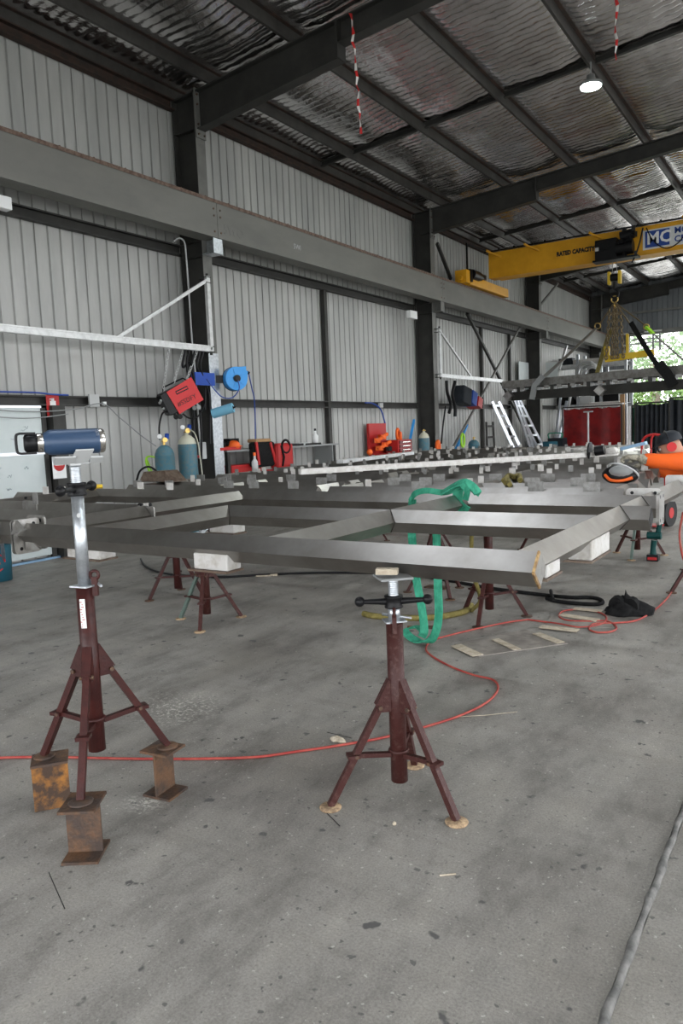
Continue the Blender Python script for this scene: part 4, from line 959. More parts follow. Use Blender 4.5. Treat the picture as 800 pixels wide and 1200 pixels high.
# teal bin and galvanised prop at the left edge
bn = empty('teal_bin', (-8.15, 4.9, 0)); tag(bn, 'teal bin with a red emblem at the left edge by the door', 'bin'); b0 = at(2, 683, x=-7.6)
bx, by = -7.75, at(2, 672, x=-7.75).y
part('body', MB().lathe([(.0, .0), (.15, .0), (.165, .42), (.15, .42), (.14, .03), (0, .03)], (bx, by-.05, 0), n=24), M_teal, bn)
part('rim', MB().torus((bx, by-.05, .42), .165, .01), M_teal, bn)
em = MB(); a0 = -.62
for (rad, zc, th) in ((.10, .22, .02), (.045, .2, .02)):
    for k in range(14):
        t0, t1 = 2*PI*k/16, 2*PI*(k+1)/16; f = lambda t: Vector((bx+.163*math.cos(a0+rad*math.cos(t)/.16), by-.05+.163*math.sin(a0+rad*math.cos(t)/.16), zc+rad*math.sin(t)))
        em.bar(f(t0), f(t1), .012, th, (math.cos(a0), math.sin(a0), 0))
part('emblem', em, M_redbright, bn)
pr = part('galvanised_prop', MB().bar(at(7, 671, z=.0), at(0, 622, y=4.2), .035, .035).box(at(7, 671, z=.005), (.12, .09, .01)), M_galv); tag(pr, 'leaning galvanised prop foot at the left picture edge', 'prop')

# ================================================================== ALONG THE LEFT WALL
xw = -8.40
def wp(px, py, x=-8.42): return at(px, py, x=x)
# extinguisher sign and prohibition sign
sg = empty('extinguisher_sign', wp(62, 475)); tag(sg, 'red sign with a white fire extinguisher symbol on the girt', 'sign')
c = wp(62, 475.5); part('plate', MB().box(c, (.006, .19, .27)), M_red, sg)
e = c+Vector((.004, 0, 0)); part('symbol', MB().box(e+Vector((0, 0, -.012)), (.003, .085, .15)).box(e+Vector((0, 0, .075)), (.003, .04, .04)).box(e+Vector((0, -.02, .085)), (.003, .05, .012)), M_white, sg)
sg2 = empty('notice_sign', wp(69, 548)); tag(sg2, 'small white notice with a red circle low on the door jamb', 'sign')
c = at(69.5, 548, x=-8.32); part('plate', MB().box(c, (.005, .20, .28)), M_white, sg2); part('red_circle', MB().cyl(c+Vector((.003, 0, .04)), c+Vector((.006, 0, .04)), .085, 20), M_red, sg2)
part('bar', MB().box(c+Vector((.007, 0, .04)), (.003, .12, .02)).box(c+Vector((.005, .0, -.08)), (.003, .12, .03)), M_white, sg2)
# cables along the girt
tag(part('wall_cable', MB().path(smooth_pts([at(-30, 457, x=-8.36), at(0, 459, x=-8.36), at(40, 460, x=-8.36), at(60, 462, x=-8.36), at(80, 463, x=-8.36)]), .012, 6), M_bluehose), 'blue cable lying along the wall girt at the left', 'cable')
tag(part('wall_cable', MB().path(smooth_pts([at(-20, 479, x=-8.3), at(20, 482, x=-8.3), at(55, 482, x=-8.3), at(90, 479, x=-8.3), at(120, 473, x=-8.3), at(140, 489, x=-8.35), at(165, 510, x=-8.38), at(183, 523, x=-8.38)]), .008, 6), M_grey), 'grey cable sagging below the girt past the red sign', 'cable')
tag(part('wall_cable', MB().path(smooth_pts([at(-20, 487, x=-8.28), at(20, 490, x=-8.28), at(50, 489, x=-8.28), at(80, 485, x=-8.3)]), .007, 6), M_grey), 'lower thin grey cable sagging across the white door', 'cable')
tag(part('socket_outlet', MB().box(wp(110, 469.5, -8.40), (.03, .16, .17)), M_lightgrey), 'pale square plate taped on the girt left of the welder', 'plate')
tag(part('socket_outlet', MB().box(wp(122, 473, -8.40), (.04, .05, .05)), M_white), 'small white socket just right of the pale square plate', 'socket')
tag(part('wall_light', MB().bb((-8.1, at(0, 240, x=-8.1).y-.6, at(0, 247, x=-8.1).z), (-7.98, at(7, 240, x=-8.1).y, at(0, 232, x=-8.1).z)), M_white, None, None, .01), 'white box light at the left edge below the runway beam', 'lamp')
tag(part('wall_light', MB().box(at(482.5, 369, x=-8.1), (.1, .34, .17)), M_white), 'small white box light left of the second column', 'lamp')

def jib(name, pts, label):
    """pts: hinge top, hinge foot, boom tip, brace end (pixels); on plane through x"""
    x = -7.93; A, Bq, Cq, Dq = [at(px, py, x=x) for px, py in pts]; A.y = Bq.y = (A.y+Bq.y)/2; Cq.z = Bq.z
    t = empty('jib_arm', (x, A.y, Bq.z)); tag(t, label, 'jib arm', 'galvanised swing arms on the columns')
    part('post', MB().bar(A+Vector((0, 0, .05)), Bq-Vector((0, 0, .05)), .05, .07, (0, 1, 0)), M_galv_matte, t)
    part('boom', MB().bar(Bq, Cq, .05, .09).bar(Bq+Vector((.028, 0, -.03)), Cq+Vector((.028, 0, -.03)), .01, .02).bar(Bq+Vector((.028, 0, .035)), Cq+Vector((.028, 0, .035)), .01, .02), M_galv_matte, t)
    part('strut', MB().bar(A, Bq+(Cq-Bq)*((Dq.y-Bq.y)/(Cq.y-Bq.y)), .04, .045), M_galv_matte, t)
    for p in (A, Bq): 
        h = MB().bb((-8.06, p.y-.05, p.z-.02-.03), (x+.03, p.y+.05, p.z-.008-.03)).bb((-8.06, p.y-.05, p.z+.03), (x+.03, p.y+.05, p.z+.042)).cyl((x, p.y, p.z-.09), (x, p.y, p.z+.09), .022, 10)
        part('hinge', h, M_steel, t)
    return t, A, Bq, Cq
j1, JA, JB, JC = jib('jib', [(243, 328), (247, 409), (-60, 366), (133, 386)], 'long galvanised jib arm on the first column reaching out of the picture')
j2, KA, KB, KC = jib('jib', [(514.5, 387), (516, 440), (588, 446), (553, 440)], 'galvanised jib arm on the second column pointing away')

# welder hanging from the jib by chains
wc = at(212, 466, x=-7.95); wd = empty('wire_feeder', wc); tag(wd, 'red and black welding wire feeder hanging tilted from the jib arm', 'welder')
u = Vector((.42, .90, 0)).normalized(); tilt = Quaternion(Vector((u.y, -u.x, 0)), math.radians(24)); nn = Vector((u.y, -u.x, 0))   # nn faces the viewer
uu = (tilt@u); ww = nn.cross(uu)*-1
if ww.z < 0: ww = -ww
Rm = Matrix((uu, nn, ww)).transposed()
W0 = at(214, 465, x=-7.9)
def wbx(a, b, c_, d): return MB().box(W0+Rm@Vector((a, b, c_)), d, rot=Rm)
part('case', wbx(.0, -.12, 0, (.54, .22, .34)), M_black, wd, bevel=.012)
part('side_panel', MB().plate([W0+Rm@Vector(p) for p in ((-.16, 0, -.20), (.27, 0, -.17), (.25, 0, .20), (-.19, 0, .16))], nn*.012), M_redbright, wd)
part('handle_slot', wbx(.03, .008, .09, (.2, .006, .055)), M_black, wd, bevel=.002); part('slot_cover', wbx(.03, .012, .09, (.18, .004, .02)), M_redbright, wd)
text_part('handwriting', '#SSDFY', .095, W0+Rm@Vector((-.125, .009, -.10)), uu, ww, M_blk, wd, .001)
part('front_panel', wbx(-.275, -.11, 0, (.03, .2, .3)), M_black, wd)
kn = MB()
for a, b in ((.0, .06), (.0, -.04), (.05, .08), (-.05, .05)): kn.cyl(W0+Rm@Vector((-.29, -.11+a, b)), W0+Rm@Vector((-.315, -.11+a, b)), .018, 10)
part('knob', kn, M_lightgrey, wd)['kind'] = 'stuff'
part('top_handle', MB().path([W0+Rm@Vector(p) for p in ((-.2, -.1, .17), (-.18, -.1, .23), (.16, -.1, .23), (.2, -.1, .18))], .012, 8), M_black, wd)
for a in (-.16, .16):
    for b in (-.03, -.2): part('castor', MB().cyl(W0+Rm@Vector((a, b-.012, -.24)), W0+Rm@Vector((a, b+.012, -.24)), .035, 12).box(W0+Rm@Vector((a, b, -.2)), (.03, .03, .06), rot=Rm), M_rubber if a < 0 else M_grey, wd)
for px, py, p2, l in ((198, 407, (-.2, -.1, .18), 'left pale chain between jib arm and welder'), (215, 409, (.0, -.1, .22), 'middle pale chain between jib arm and welder'), (231, 411, (.2, -.1, .18), 'right pale chain between jib arm and welder')):
    tag(chain(at(px, py, x=-7.93), W0+Rm@Vector(p2), 'hanging_chain', .06, .007, None, M_galv_matte), l, 'chain')
hs = MB()
for k, (px, py, px2, py2) in enumerate(((222, 410, 226, 560), (228, 412, 236, 560), (234, 412, 240, 480), (238, 412, 246, 520), (217, 410, 222, 440))):
    hs.path(smooth_pts([at(px, py, x=-7.9), at(px-3, py+20, x=-7.95), at((px+px2)/2+3, (py+py2)/2, x=-8.0), at(px2, py2, x=-8.02)]), .018, 6)
tag(part('cable_bunch', hs, M_black), 'bunch of black welding cables hanging beside the first column', 'cable')
tag(part('welding_lead', MB().path(smooth_pts([W0+Rm@Vector((-.28, -.1, -.1)), at(190, 485, x=-7.9), at(186.5, 500, x=-7.9), at(187, 515, x=-7.95)]), .014, 6).path(smooth_pts([at(214, 485, x=-7.85), at(222, 490, x=-7.85), at(232, 488, x=-7.85), at(240, 474, x=-7.9)]), .012, 6), M_black), 'black lead looping below the red welder', 'cable')
# conduit with box on the column
cn = empty('conduit', (-8.1, 8.4, 1)); tag(cn, 'thin pale conduit running down the first column to a junction box', 'conduit')
part('pipe', MB().path(smooth_pts([at(203, 283, x=-8.2), at(210, 279, x=-8.2), at(216, 284, x=-8.2), at(218, 300, x=-8.2), at(221, 340, x=-8.2), at(225, 400, x=-8.2), at(229, 440, x=-8.2), at(233, 500, x=-8.2), at(235, 520, x=-8.2)], 4), .013, 6), M_lightgrey, cn)
part('junction_box', MB().box(at(237, 528, x=-8.15), (.08, .11, .26)), M_lightgrey, cn, bevel=.01)
part('valve', MB().box(at(231, 535, x=-8.1), (.05, .09, .04)), M_red, cn)
# hose reel
RX = -7.86; rc = at(275, 444, x=RX); hr = empty('hose_reel', rc); tag(hr, 'bright blue air hose reel on the inner side of the first column', 'hose reel')
vn = Vector((1, -.5, 0)).normalized(); vt = Vector((.5, 1, 0)).normalized(); vz = Vector((0, 0, 1))
sh = []
for k in range(28):
    a = 2*PI*k/28; r = .185
    p = Vector((math.cos(a)*r, math.sin(a)*r))
    if math.cos(a) > .3 and math.sin(a) > .15: p = Vector((max(p.x, .155)*1.1, max(p.y, .10)*1.15))
    sh.append(rc+vt*p.x+vz*p.y)
part('housing', MB().plate(sh, vn*.16), M_reel, hr, bevel=.03)
part('hub', MB().cyl(rc+vn*.08, rc+vn*.11, .055, 20).cyl(rc+vn*.11, rc+vn*.125, .038, 16), M_black, hr)
part('rim', MB().torus(rc-vn*.06, .175, .016, vn), M_black, hr)
for k in range(5): part('rib', MB().bar(rc+vn*.083+(vt*math.cos(k*1.25+.6)+vz*math.sin(k*1.25+.6))*.08, rc+vn*.083+(vt*math.cos(k*1.25+.6)+vz*math.sin(k*1.25+.6))*.16, .02, .012, vn), M_reel, hr)
part('hose_guide', MB().cyl(rc+vt*.17+vz*.12, rc+vt*.25+vz*.09, .025, 10), M_black, hr)
part('swivel_arm', MB().bar(rc-vn*.09-vt*.38+vz*.0, rc-vn*.05-vt*.1, .06, .12), M_black, hr)
part('wall_bracket', MB().bb((-8.03, rc.y-.78, rc.z-.11), (-7.95, rc.y-.36, rc.z+.08)), M_bluebr, hr)
tag(part('air_hose', MB().path(smooth_pts([rc+vt*.24+vz*.09, at(295, 455, x=-7.85), at(298, 470, x=-7.9), at(299, 500, x=-8.0), at(299, 530, x=-8.05)]), .010, 6), M_bluehose), 'dark blue hose hanging straight down from the reel', 'hose')
tag(part('air_hose', MB().path(smooth_pts([at(242, 444, x=-7.84), at(250, 455, x=-7.82), at(260, 465, x=-7.8), at(272, 466, x=-7.78), at(280, 456, x=-7.74), at(279, 446, x=-7.74)]), .009, 6), M_bluehose), 'dark blue hose looping under the reel to its hub', 'hose')
pr = empty('paper_roll', at(262, 481, x=-7.85)); tag(pr, 'light blue paper roll sticking out from the column below the reel', 'paper roll')
pa, pb = at(249, 485, x=-7.98), at(270, 478.5, x=-7.72); pb = pa+(pb-pa).normalized()*.34
part('roll', MB().cyl(pa, pb, .075, 20), M_paper, pr); part('core', MB().cyl(pb, pb+(pb-pa)*.01, .03, 12).cyl(pb, pb+(pb-pa)*.12, .012, 8), M_black, pr)

# gas cylinders
def cylinder(x, y, r, h, label, mt, cream=False, reg=True, grp='teal gas cylinders by the first column'):
    t = empty('gas_cylinder', (x, y, 0)); tag(t, label, 'gas cylinder', grp)
    k = r
    part('body', MB().lathe([(.0, .0), (r*.92, .0), (r, .02), (r, h-.16)]+([(r, h-.16)] if not cream else [])+[(r*.96, h-.11), (r*.80, h-.05), (r*.5, h-.01), (.03, h+.01), (.0, h+.01)], (x, y, 0), n=26), mt, t)
    if cream: part('shoulder', MB().lathe([(r*.975, h-.115), (r*.97, h-.108), (r*.81, h-.045), (r*.5, h), (.028, h+.02), (.028, h+.05), (0, h+.05)], (x, y, 0), n=26), M_cream, t)
    part('valve', MB().cyl((x, y, h), (x, y, h+.09), .018, 10).cyl((x-.04, y, h+.06), (x+.05, y, h+.06), .012, 8), M_brass, t)
    if reg:
        part('regulator', MB().cyl((x+.05, y-.03, h+.08), (x+.09, y-.06, h+.08), .035, 12), M_brass, t)
        part('gauge', MB().cyl((x+.02, y-.09, h+.13), (x+.04, y-.11, h+.13), .032, 14), M_white, t); part('regulator_knob', MB().cyl((x+.03, y+.03, h+.10), (x+.05, y+.02, h+.16), .03, 12), M_bluebr, t)
    return t
cylinder(-7.82, 7.40, .138, 1.40, 'shorter teal gas cylinder left of the tall one below the red welder', M_cyl)
cylinder(-7.85, 7.88, .138, 1.52, 'taller teal gas cylinder with a cream shoulder beside the column', M_cyl, True)
tag(part('gas_hose', MB().path(smooth_pts([at(222, 503, x=-7.7), at(228, 508, x=-7.7), at(232, 520, x=-7.7), at(235, 540, x=-7.7), at(237, 556, x=-7.7)]), .009, 6), M_cream), 'cream gas hose arching from the taller cylinder', 'hose')
cylinder(-8.0, 15.75, .13, 1.38, 'grey-green gas cylinder left of the second column', M_cyl, True, False, None)
cylinder(-8.1, 18.9, .16, 1.12, 'small teal gas cylinder behind the second column', M_cyl, False, False, None)
cb = at(173, 556, x=-6.9)
tb = empty('tool_bag', cb); tag(tb, 'dark carry case with arched handle on the frames left of the cylinders', 'bag')
cb = Vector((-6.0, 5.64, 1.102))
part('case', MB().plate([cb+Vector(p) for p in ((-.28, 0, -.06), (.26, 0, -.06), (.12, 0, .06), (-.2, 0, .05))], (0, .2, 0)), M_brownplate, tb, bevel=.01)
part('handle', MB().path(smooth_pts([at(160, 563, y=cb.y), at(164, 552, y=cb.y), at(173, 547, y=cb.y), at(182, 551, y=cb.y), at(187, 562, y=cb.y)]), .012, 6), M_black, tb)
tag(part('lime_cord', MB().path(smooth_pts([at(183, 536, x=-8.1), at(174, 535, x=-8.1), at(171, 540, x=-8.1), at(174, 550, x=-8.1), at(178, 558, x=-8.1)]), .014, 6).path(smooth_pts([at(171, 536, x=-8.1), at(176, 548, x=-8.1), at(179, 556, x=-8.1)]), .012, 6), M_lime), 'lime green cord hanging left of the cylinders', 'cord')

# wall bench with tools
bz = 1.27; be = empty('wall_bench', (-8.2, 10.6, 0)); tag(be, 'long narrow grey bench along the wall between the columns', 'bench')
part('top', MB().bb((-8.5, 8.95, bz-.03), (-8.05, 12.2, bz)), M_grey, be); part('shelf', MB().bb((-8.5, 8.95, .86), (-8.07, 10.2, .89)), M_steel, be)
part('end_panel', MB().bb((-8.5, 12.0, .75), (-8.08, 12.12, bz-.03)), M_grey, be)
for y in (9.0, 10.2, 12.06): part('leg', MB().bb((-8.12, y-.03, 0), (-8.06, y+.03, bz-.03)), M_steel, be)
part('shelf_edge', MB().bb((-8.07, 8.95, .84), (-8.04, 10.1, .90)), M_red, be)
def thing_box(name, px, py, d, mt, label, cat, x=-8.2, z=None, bev=.01):
    p = at(px, py, x=x); z = bz if z is None else z
    return tag(part(name, MB().box((x, p.y, z+d[2]/2), d), mt, None, None, bev), label, cat)
thing_box('tool_tray', 262, 520, (.3, .5, .05), M_red, 'red tool tray at the left end of the wall bench', 'tray', -8.18)
p = at(266, 515, x=-8.2)
wb_ = MB().box((-8.2, p.y+.1, bz+.12), (.14, .22, .13)).sphere((-8.2, p.y-.12, bz+.10), .06).sphere((-8.16, p.y-.02, bz+.09), .05)
tag(part('angle_grinder', wb_, M_blackcloth), 'black grinder lying in the red tool tray', 'tool')
p = at(274, 512, x=-8.1); tag(part('safety_helmet', MB().sphere((-8.12, p.y, bz+.07), .11, 14, 8, (1, 1, .8)).cyl((-8.12, p.y, bz+.05), (-8.12, p.y, bz+.065), .14, 16), M_oranget), 'orange helmet on the left part of the wall bench', 'helmet')
def bottle_t(px, x, z, r, h, mt, label, capm=M_white, py=520):
    p = at(px, py, x=x); t = empty('spray_bottle', (x, p.y, z)); tag(t, label, 'bottle')
    part('body', MB().lathe([(.0, 0), (r, .0), (r, h*.62), (r*.4, h*.8), (r*.35, h), (0, h)], (x, p.y, z), n=14), mt, t); part('cap', MB().cyl((x, p.y, z+h), (x, p.y, z+h+.04), r*.42, 10), capm, t)
pass
pass
bottle_t(369.5, -8.15, bz, .055, .26, M_white, 'white spray bottle with black top near the right end of the bench', M_black, 515)
p = at(301, 518, x=-8.1); t = empty('tool_bag', (-8.1, p.y, bz)); tag(t, 'black and orange open tool bag hanging over the bench front', 'bag')
part('body', MB().box((-8.0, p.y, 1.17), (.16, .55, .42)), M_blackcloth, t, bevel=.05); part('flap', MB().box((-8.05, p.y, 1.40), (.2, .4, .06)), M_cardbox, t, bevel=.02)
part('side_stripe', MB().bar((-7.91, p.y-.25, 1.38), (-7.91, p.y-.20, 1.0), .02, .05), M_red, t); part('side_stripe', MB().bar((-7.91, p.y+.12, 1.36), (-7.91, p.y+.24, 1.02), .02, .05), M_red, t)
p = at(326, 520, x=-8.0); t = empty('backpack', (-7.95, p.y, .9)); tag(t, 'red and black backpack hanging from the bench edge', 'bag')
part('body', MB().box((-7.94, p.y, 1.12), (.22, .44, .44)), M_red, t, bevel=.06); part('straps', MB().torus((-7.84, p.y, 1.28), .11, .02, (1, 0, 0)).path([(-7.82, p.y-.15, 1.3), (-7.81, p.y-.1, 1.1), (-7.82, p.y-.14, .95)], .018, 6), M_blackcloth, t)
q_ = at(299, 552, z=1.05); bottle_t(299, q_.x, 1.04, .04, .2, M_lightgrey, 'clear drink bottle with orange top in front of the tool bag', M_oranget, 552)
for px, d, l, mm in ((340, (.25, .5, .04), 'flat grey tool on the middle of the bench', M_black), (352, (.2, .35, .05), 'pale folded tool on the right half of the bench', M_lightgrey), (362, (.22, .5, .035), 'dark flat bar near the spray bottle', M_black)):
    thing_box('bench_tool', px, 522, d, mm, l, 'tool')
tag(part('tool_case', MB().bb((-8.4, 9.1, .891), (-8.1, 9.9, 1.02)), M_red, None, None, .015), 'flat red case on the lower bench shelf', 'case')

# red tool cabinet with orange cords
x = -8.15; a = at(443, 530, x=x); b = at(475, 530, x=x); t = empty('tool_cabinet', (x, (a.y+b.y)/2, 0)); tag(t, 'red steel tool cabinet with raised back against the wall', 'cabinet')
ym = at(461, 520, x=x).y
part('lower_cabinet', MB().bb((-8.4, a.y, .0), (-7.95, b.y, .98)), M_red, t, bevel=.015)
part('top_chest', MB().bb((-8.3, ym-.1, .98), (-7.98, b.y, 1.26)), M_red, t, bevel=.015)
part('back_panel', MB().bb((-8.42, a.y, .98), (-8.36, ym+.05, 1.64)), M_red, t)
for k in range(3): dr = part('drawer', MB().bb((-7.975, ym-.06, 1.0+k*.085), (-7.955, b.y-.04, 1.07+k*.085)), M_redcurtain, t); part('handle', MB().bb((-7.955, ym+.05, 1.03+k*.085), (-7.94, b.y-.15, 1.045+k*.085)), M_silver, dr)
for k in range(4): dr = part('drawer', MB().bb((-7.95, a.y+.05, .12+k*.21), (-7.935, b.y-.05, .30+k*.21)), M_redcurtain, t); part('handle', MB().bb((-7.935, a.y+.2, .25+k*.21), (-7.92, b.y-.2, .265+k*.21)), M_silver, dr)
rq = random.Random(5)
for k, (py_, pz_) in enumerate(((a.y+.18, 1.08), (a.y+.42, 1.15), (ym-.1, 1.05), (a.y+.3, 1.32), (a.y+.1, 1.25))):
    tag(part('orange_tool', MB().box((-8.22, py_, pz_+.02), (.12, .2, .1), rz=rq.uniform(-1, 1)).cyl((-8.2, py_-.1, pz_), (-8.15, py_+.12, pz_+.08), .04, 10), M_oranget if k != 2 else M_black), ['orange tool low at the left of the red cabinet back', 'orange drill in the middle of the red cabinet shelf', 'black tool beside the red top chest', 'orange tool hanging high on the red back panel', 'orange tool hanging at the left of the red back panel'][k], 'tool')
tag(part('cord_coil', MB().torus((-8.1, ym+.12, 1.38), .12, .03, (1, .3, 0)).torus((-8.07, ym+.2, 1.33), .09, .025, (1, .5, 0)), M_oranget), 'coil of orange cord on top of the red chest', 'cord')
tag(part('air_hose', MB().path(smooth_pts([at(428, 472, x=-8.35), at(437, 473, x=-8.35), at(446, 480, x=-8.3), at(451, 496, x=-8.25)]), .018, 6), M_bluehose), 'blue hose bending down from the girt to the red cabinet', 'hose')
tag(part('socket_outlet', MB().box(at(446, 475, x=-8.38), (.05, .14, .1)), M_lightgrey), 'grey socket on the girt above the red cabinet', 'socket')
tag(part('reel_stack', MB().torus((-7.95, at(513, 522, x=-7.95).y, 1.02), .14, .05, (1, .3, 0)), M_oranget), 'orange coil hanging at the foot of the second column', 'cord')
tag(part('small_cap', MB().sphere(at(433, 530, z=1.14), .05, 10, 7), M_oranget), 'small orange cap on the frames left of the red cabinet', 'cap')
# hanging leads and feeder on the second jib
k2 = part('cable_bunch', MB().path(smooth_pts([at(523, 446, x=-7.93), at(524, 460, x=-7.93), at(528, 474, x=-7.93), at(526, 484, x=-7.93)]), .04, 6).path(smooth_pts([at(533, 447, x=-7.93), at(530, 462, x=-7.93), at(533, 478, x=-7.93), at(533, 488, x=-7.93)]), .045, 6).path(smooth_pts([at(522, 476, x=-7.95), at(519, 498, x=-7.95), at(517, 520, x=-7.95)]), .02, 6), M_black); tag(k2, 'black leads hanging from the second jib arm', 'cable')
t = empty('wire_feeder', at(545, 467, x=-7.95)); tag(t, 'dark wire feeder with blue and red ends under the second jib arm', 'welder')
c = at(541, 464, x=-7.95); c2 = at(549, 467, x=-7.95); c3 = at(555.5, 472, x=-7.95)
part('case', MB().box(c, (.35, .5, .45), rot=Matrix.Rotation(-.2, 3, 'X')), M_tarp, t, bevel=.03); part('side_panel', MB().box(c2, (.36, .3, .34), rot=Matrix.Rotation(-.3, 3, 'X')), M_navy, t); part('front_panel', MB().box(c3, (.36, .28, .26), rot=Matrix.Rotation(-.3, 3, 'X')), M_red, t)
tag(part('hanging_chain', MB().path([at(545, 446, x=-7.95), at(545, 458, x=-7.95)], .012, 6), M_galv_matte), 'short hanger between the second jib arm and its feeder', 'chain')
tag(part('blue_pole', MB().bar(at(457+20, 545-12, x=-8.3), at(485, 492, x=-8.4), .05, .05), M_reel), 'blue pole leaning on the wall left of the second column', 'pole')
tag(part('blue_pole', MB().bar(at(532, 531, x=-8.2), at(547, 498, x=-8.35), .07, .05), M_reel), 'blue pole leaning on the wall behind the second column', 'pole')
tag(part('green_coil', MB().torus(at(542, 516, x=-7.95), .17, .03, (1, .2, 0)), M_lime), 'green hose coil beside the small teal cylinder', 'hose')
# ladders leaning on the wall
def ladder(bp, tp, w_, n, label, mt=M_alu, dirv=(0, 1, 0)):
    bp, tp = Vector(bp), Vector(tp); d = Vector(dirv)*w_/2; t = empty('ladder', bp); tag(t, label, 'ladder')
    for s in (-1, 1): part('rail', MB().bar(bp+d*s, tp+d*s*.85, .035, .09), mt, t)
    for k in range(n):
        q = bp+(tp-bp)*((k+.6)/n); ww_ = 1-.15*((k+.6)/n); part('rung', MB().bar(q-d*ww_, q+d*ww_, .035, .06), mt, t)
ladder((-7.75, 22.2, 0), (-8.45, 21.4, 2.2), .62, 7, 'blue-topped aluminium ladder leaning on the wall, left of the pair')
ladder((-7.8, 24.55, 0), (-8.45, 22.9, 2.5), .6, 8, 'aluminium ladder leaning on the wall at a slant, right of the first')
ladder((-7.9, 23.7, 0), (-8.3, 22.5, 2.5), .3, 8, 'narrow ladder section between the two wider ladders')
ladder((-8.40, 20.9, .0), (-8.44, 20.9, 1.6), .6, 5, 'dark fixed ladder low on the wall before the aluminium ones', M_steel)
for px, py, w_, h_, x, l in ((613.5, 440, .9, .85, -8.4, 'white notice sheet on the wall beyond the ladders'),): tag(part('wall_notice', MB().box(at(px, py, x=x), (.02, w_, h_)), M_board), l, 'notice')
tag(part('wall_notice', MB().box(at(642, 440, y=26.5), (.7, .02, .9)), M_board), 'white sheet hanging behind the third column', 'notice')
tag(part('blue_bin', MB().lathe([(0, 0), (.2, 0), (.24, .9), (0, .9)], (-7.6, 23.9, 0), n=16), M_teal), 'dark teal drum at the foot of the slanted ladder', 'drum')
# ================================================================== FAR END
Q = lambda px, py, y: at(px, py, y=y)
# storage rack in the far left corner
yr = 27.5; t = empty('storage_rack', (Q(690, 500, yr).x, yr, 0)); tag(t, 'tall galvanised storage rack in the far left corner', 'rack')
xs = [Q(px, 450, yr).x for px in (645, 677, 704, 733)]
for x in xs:
    for dy in (0, .9): part('upright', MB().bar((x, yr+dy, 0), (x, yr+dy, 3.9), .09, .09), M_galv, t)
for z in (.9, 2.05, 2.75, 3.5):
    for dy in (0, .9): part('shelf_beam', MB().bar((xs[0], yr+dy, z), (xs[-1], yr+dy, z), .05, .11), M_galv_matte, t)
    part('shelf_deck', MB().bb((xs[0], yr, z+.05), (xs[-1], yr+.9, z+.07)), M_grey, t)
def rk(name, px, z, d, mt, label, cat, rz_=0):
    x = Q(px, 450, yr).x; return tag(part(name, MB().box((x, yr+.35, z+.07+d[2]/2), d, rz=rz_), mt, None, None, .01), label, cat)
rk('cardboard_box', 687, 2.75, (.5, .4, .3), M_cardbox, 'brown cardboard box on the upper rack shelf', 'box'); rk('cardboard_box', 698, 2.75, (.3, .4, .22), M_cardbox, 'smaller brown box beside the larger one on the upper rack shelf', 'box')
rk('cardboard_box', 668, .9, (.55, .5, .35), M_cardbox, 'brown carton at the left behind the red curtain', 'box'); rk('storage_crate', 661, 2.05, (.6, .5, .3), M_blackcloth, 'black crate on the middle rack shelf at the left', 'crate')
rk('document_box', 721, 2.75, (.5, .4, .45), M_white, 'white box file stack at the right end of the upper rack shelf', 'box')
rk('storage_crate', 710, 2.05, (.8, .5, .35), M_black, 'black crate on the middle rack shelf at the right', 'crate'); rk('parts_box', 690, 3.5, (1.2, .5, .16), M_film, 'long white packet on the top rack shelf', 'packet')
rk('parts_box', 683, 2.05, (.5, .5, .28), M_lightgrey, 'grey parts box in the middle of the rack', 'box'); rk('parts_box', 661, 3.5, (.5, .4, .25), M_tarp, 'dark box on the top rack shelf', 'box')
rb_ = MB()
for k in range(5): rb_.torus(Q(688+k*2, 437, yr-.06)+Vector((0, -.05*k, -.03*k)), .42-.03*k, .03, (.1, 1, .3), 24, 5)
tag(part('cable_coil', rb_, M_lightgrey), 'pale cable coils hanging on the front of the rack', 'coil')
for k, (a, b, mt, l) in enumerate((((650, 520), (658, 455), M_alu, 'aluminium pole leaning on the rack, leftmost'), ((660, 515), (672, 440), M_galv_matte, 'pale pole leaning on the rack left of the red curtain'), ((653, 520), (664, 470), M_alu, 'short pole between the two longer leaning poles'), ((655, 433), (664, 405), M_galv_matte, 'slanting pale bar high on the rack'))):
    tag(part('leaning_pole', MB().bar(Q(*a, yr-.6), Q(*b, yr-.15), .08, .06), mt), l, 'pole')
tag(part('white_sheet_stack', MB().box(Q(709, 474, 26.6), (1.25, .5, .05)).box(Q(709, 471.5, 26.6), (1.0, .5, .04), rz=.05).box(Q(697, 477, 26.6), (1.6, .5, .04), rz=.04), M_film), 'stack of white sheets above the red curtain', 'sheets')
bm_ = MB().bar(Q(729, 462, 26.6), (Q(729, 462, 26.6).x, 26.6, 0), .14, .1); tag(part('orange_post', bm_, M_cardbox), 'brown post end right of the white sheets', 'post')
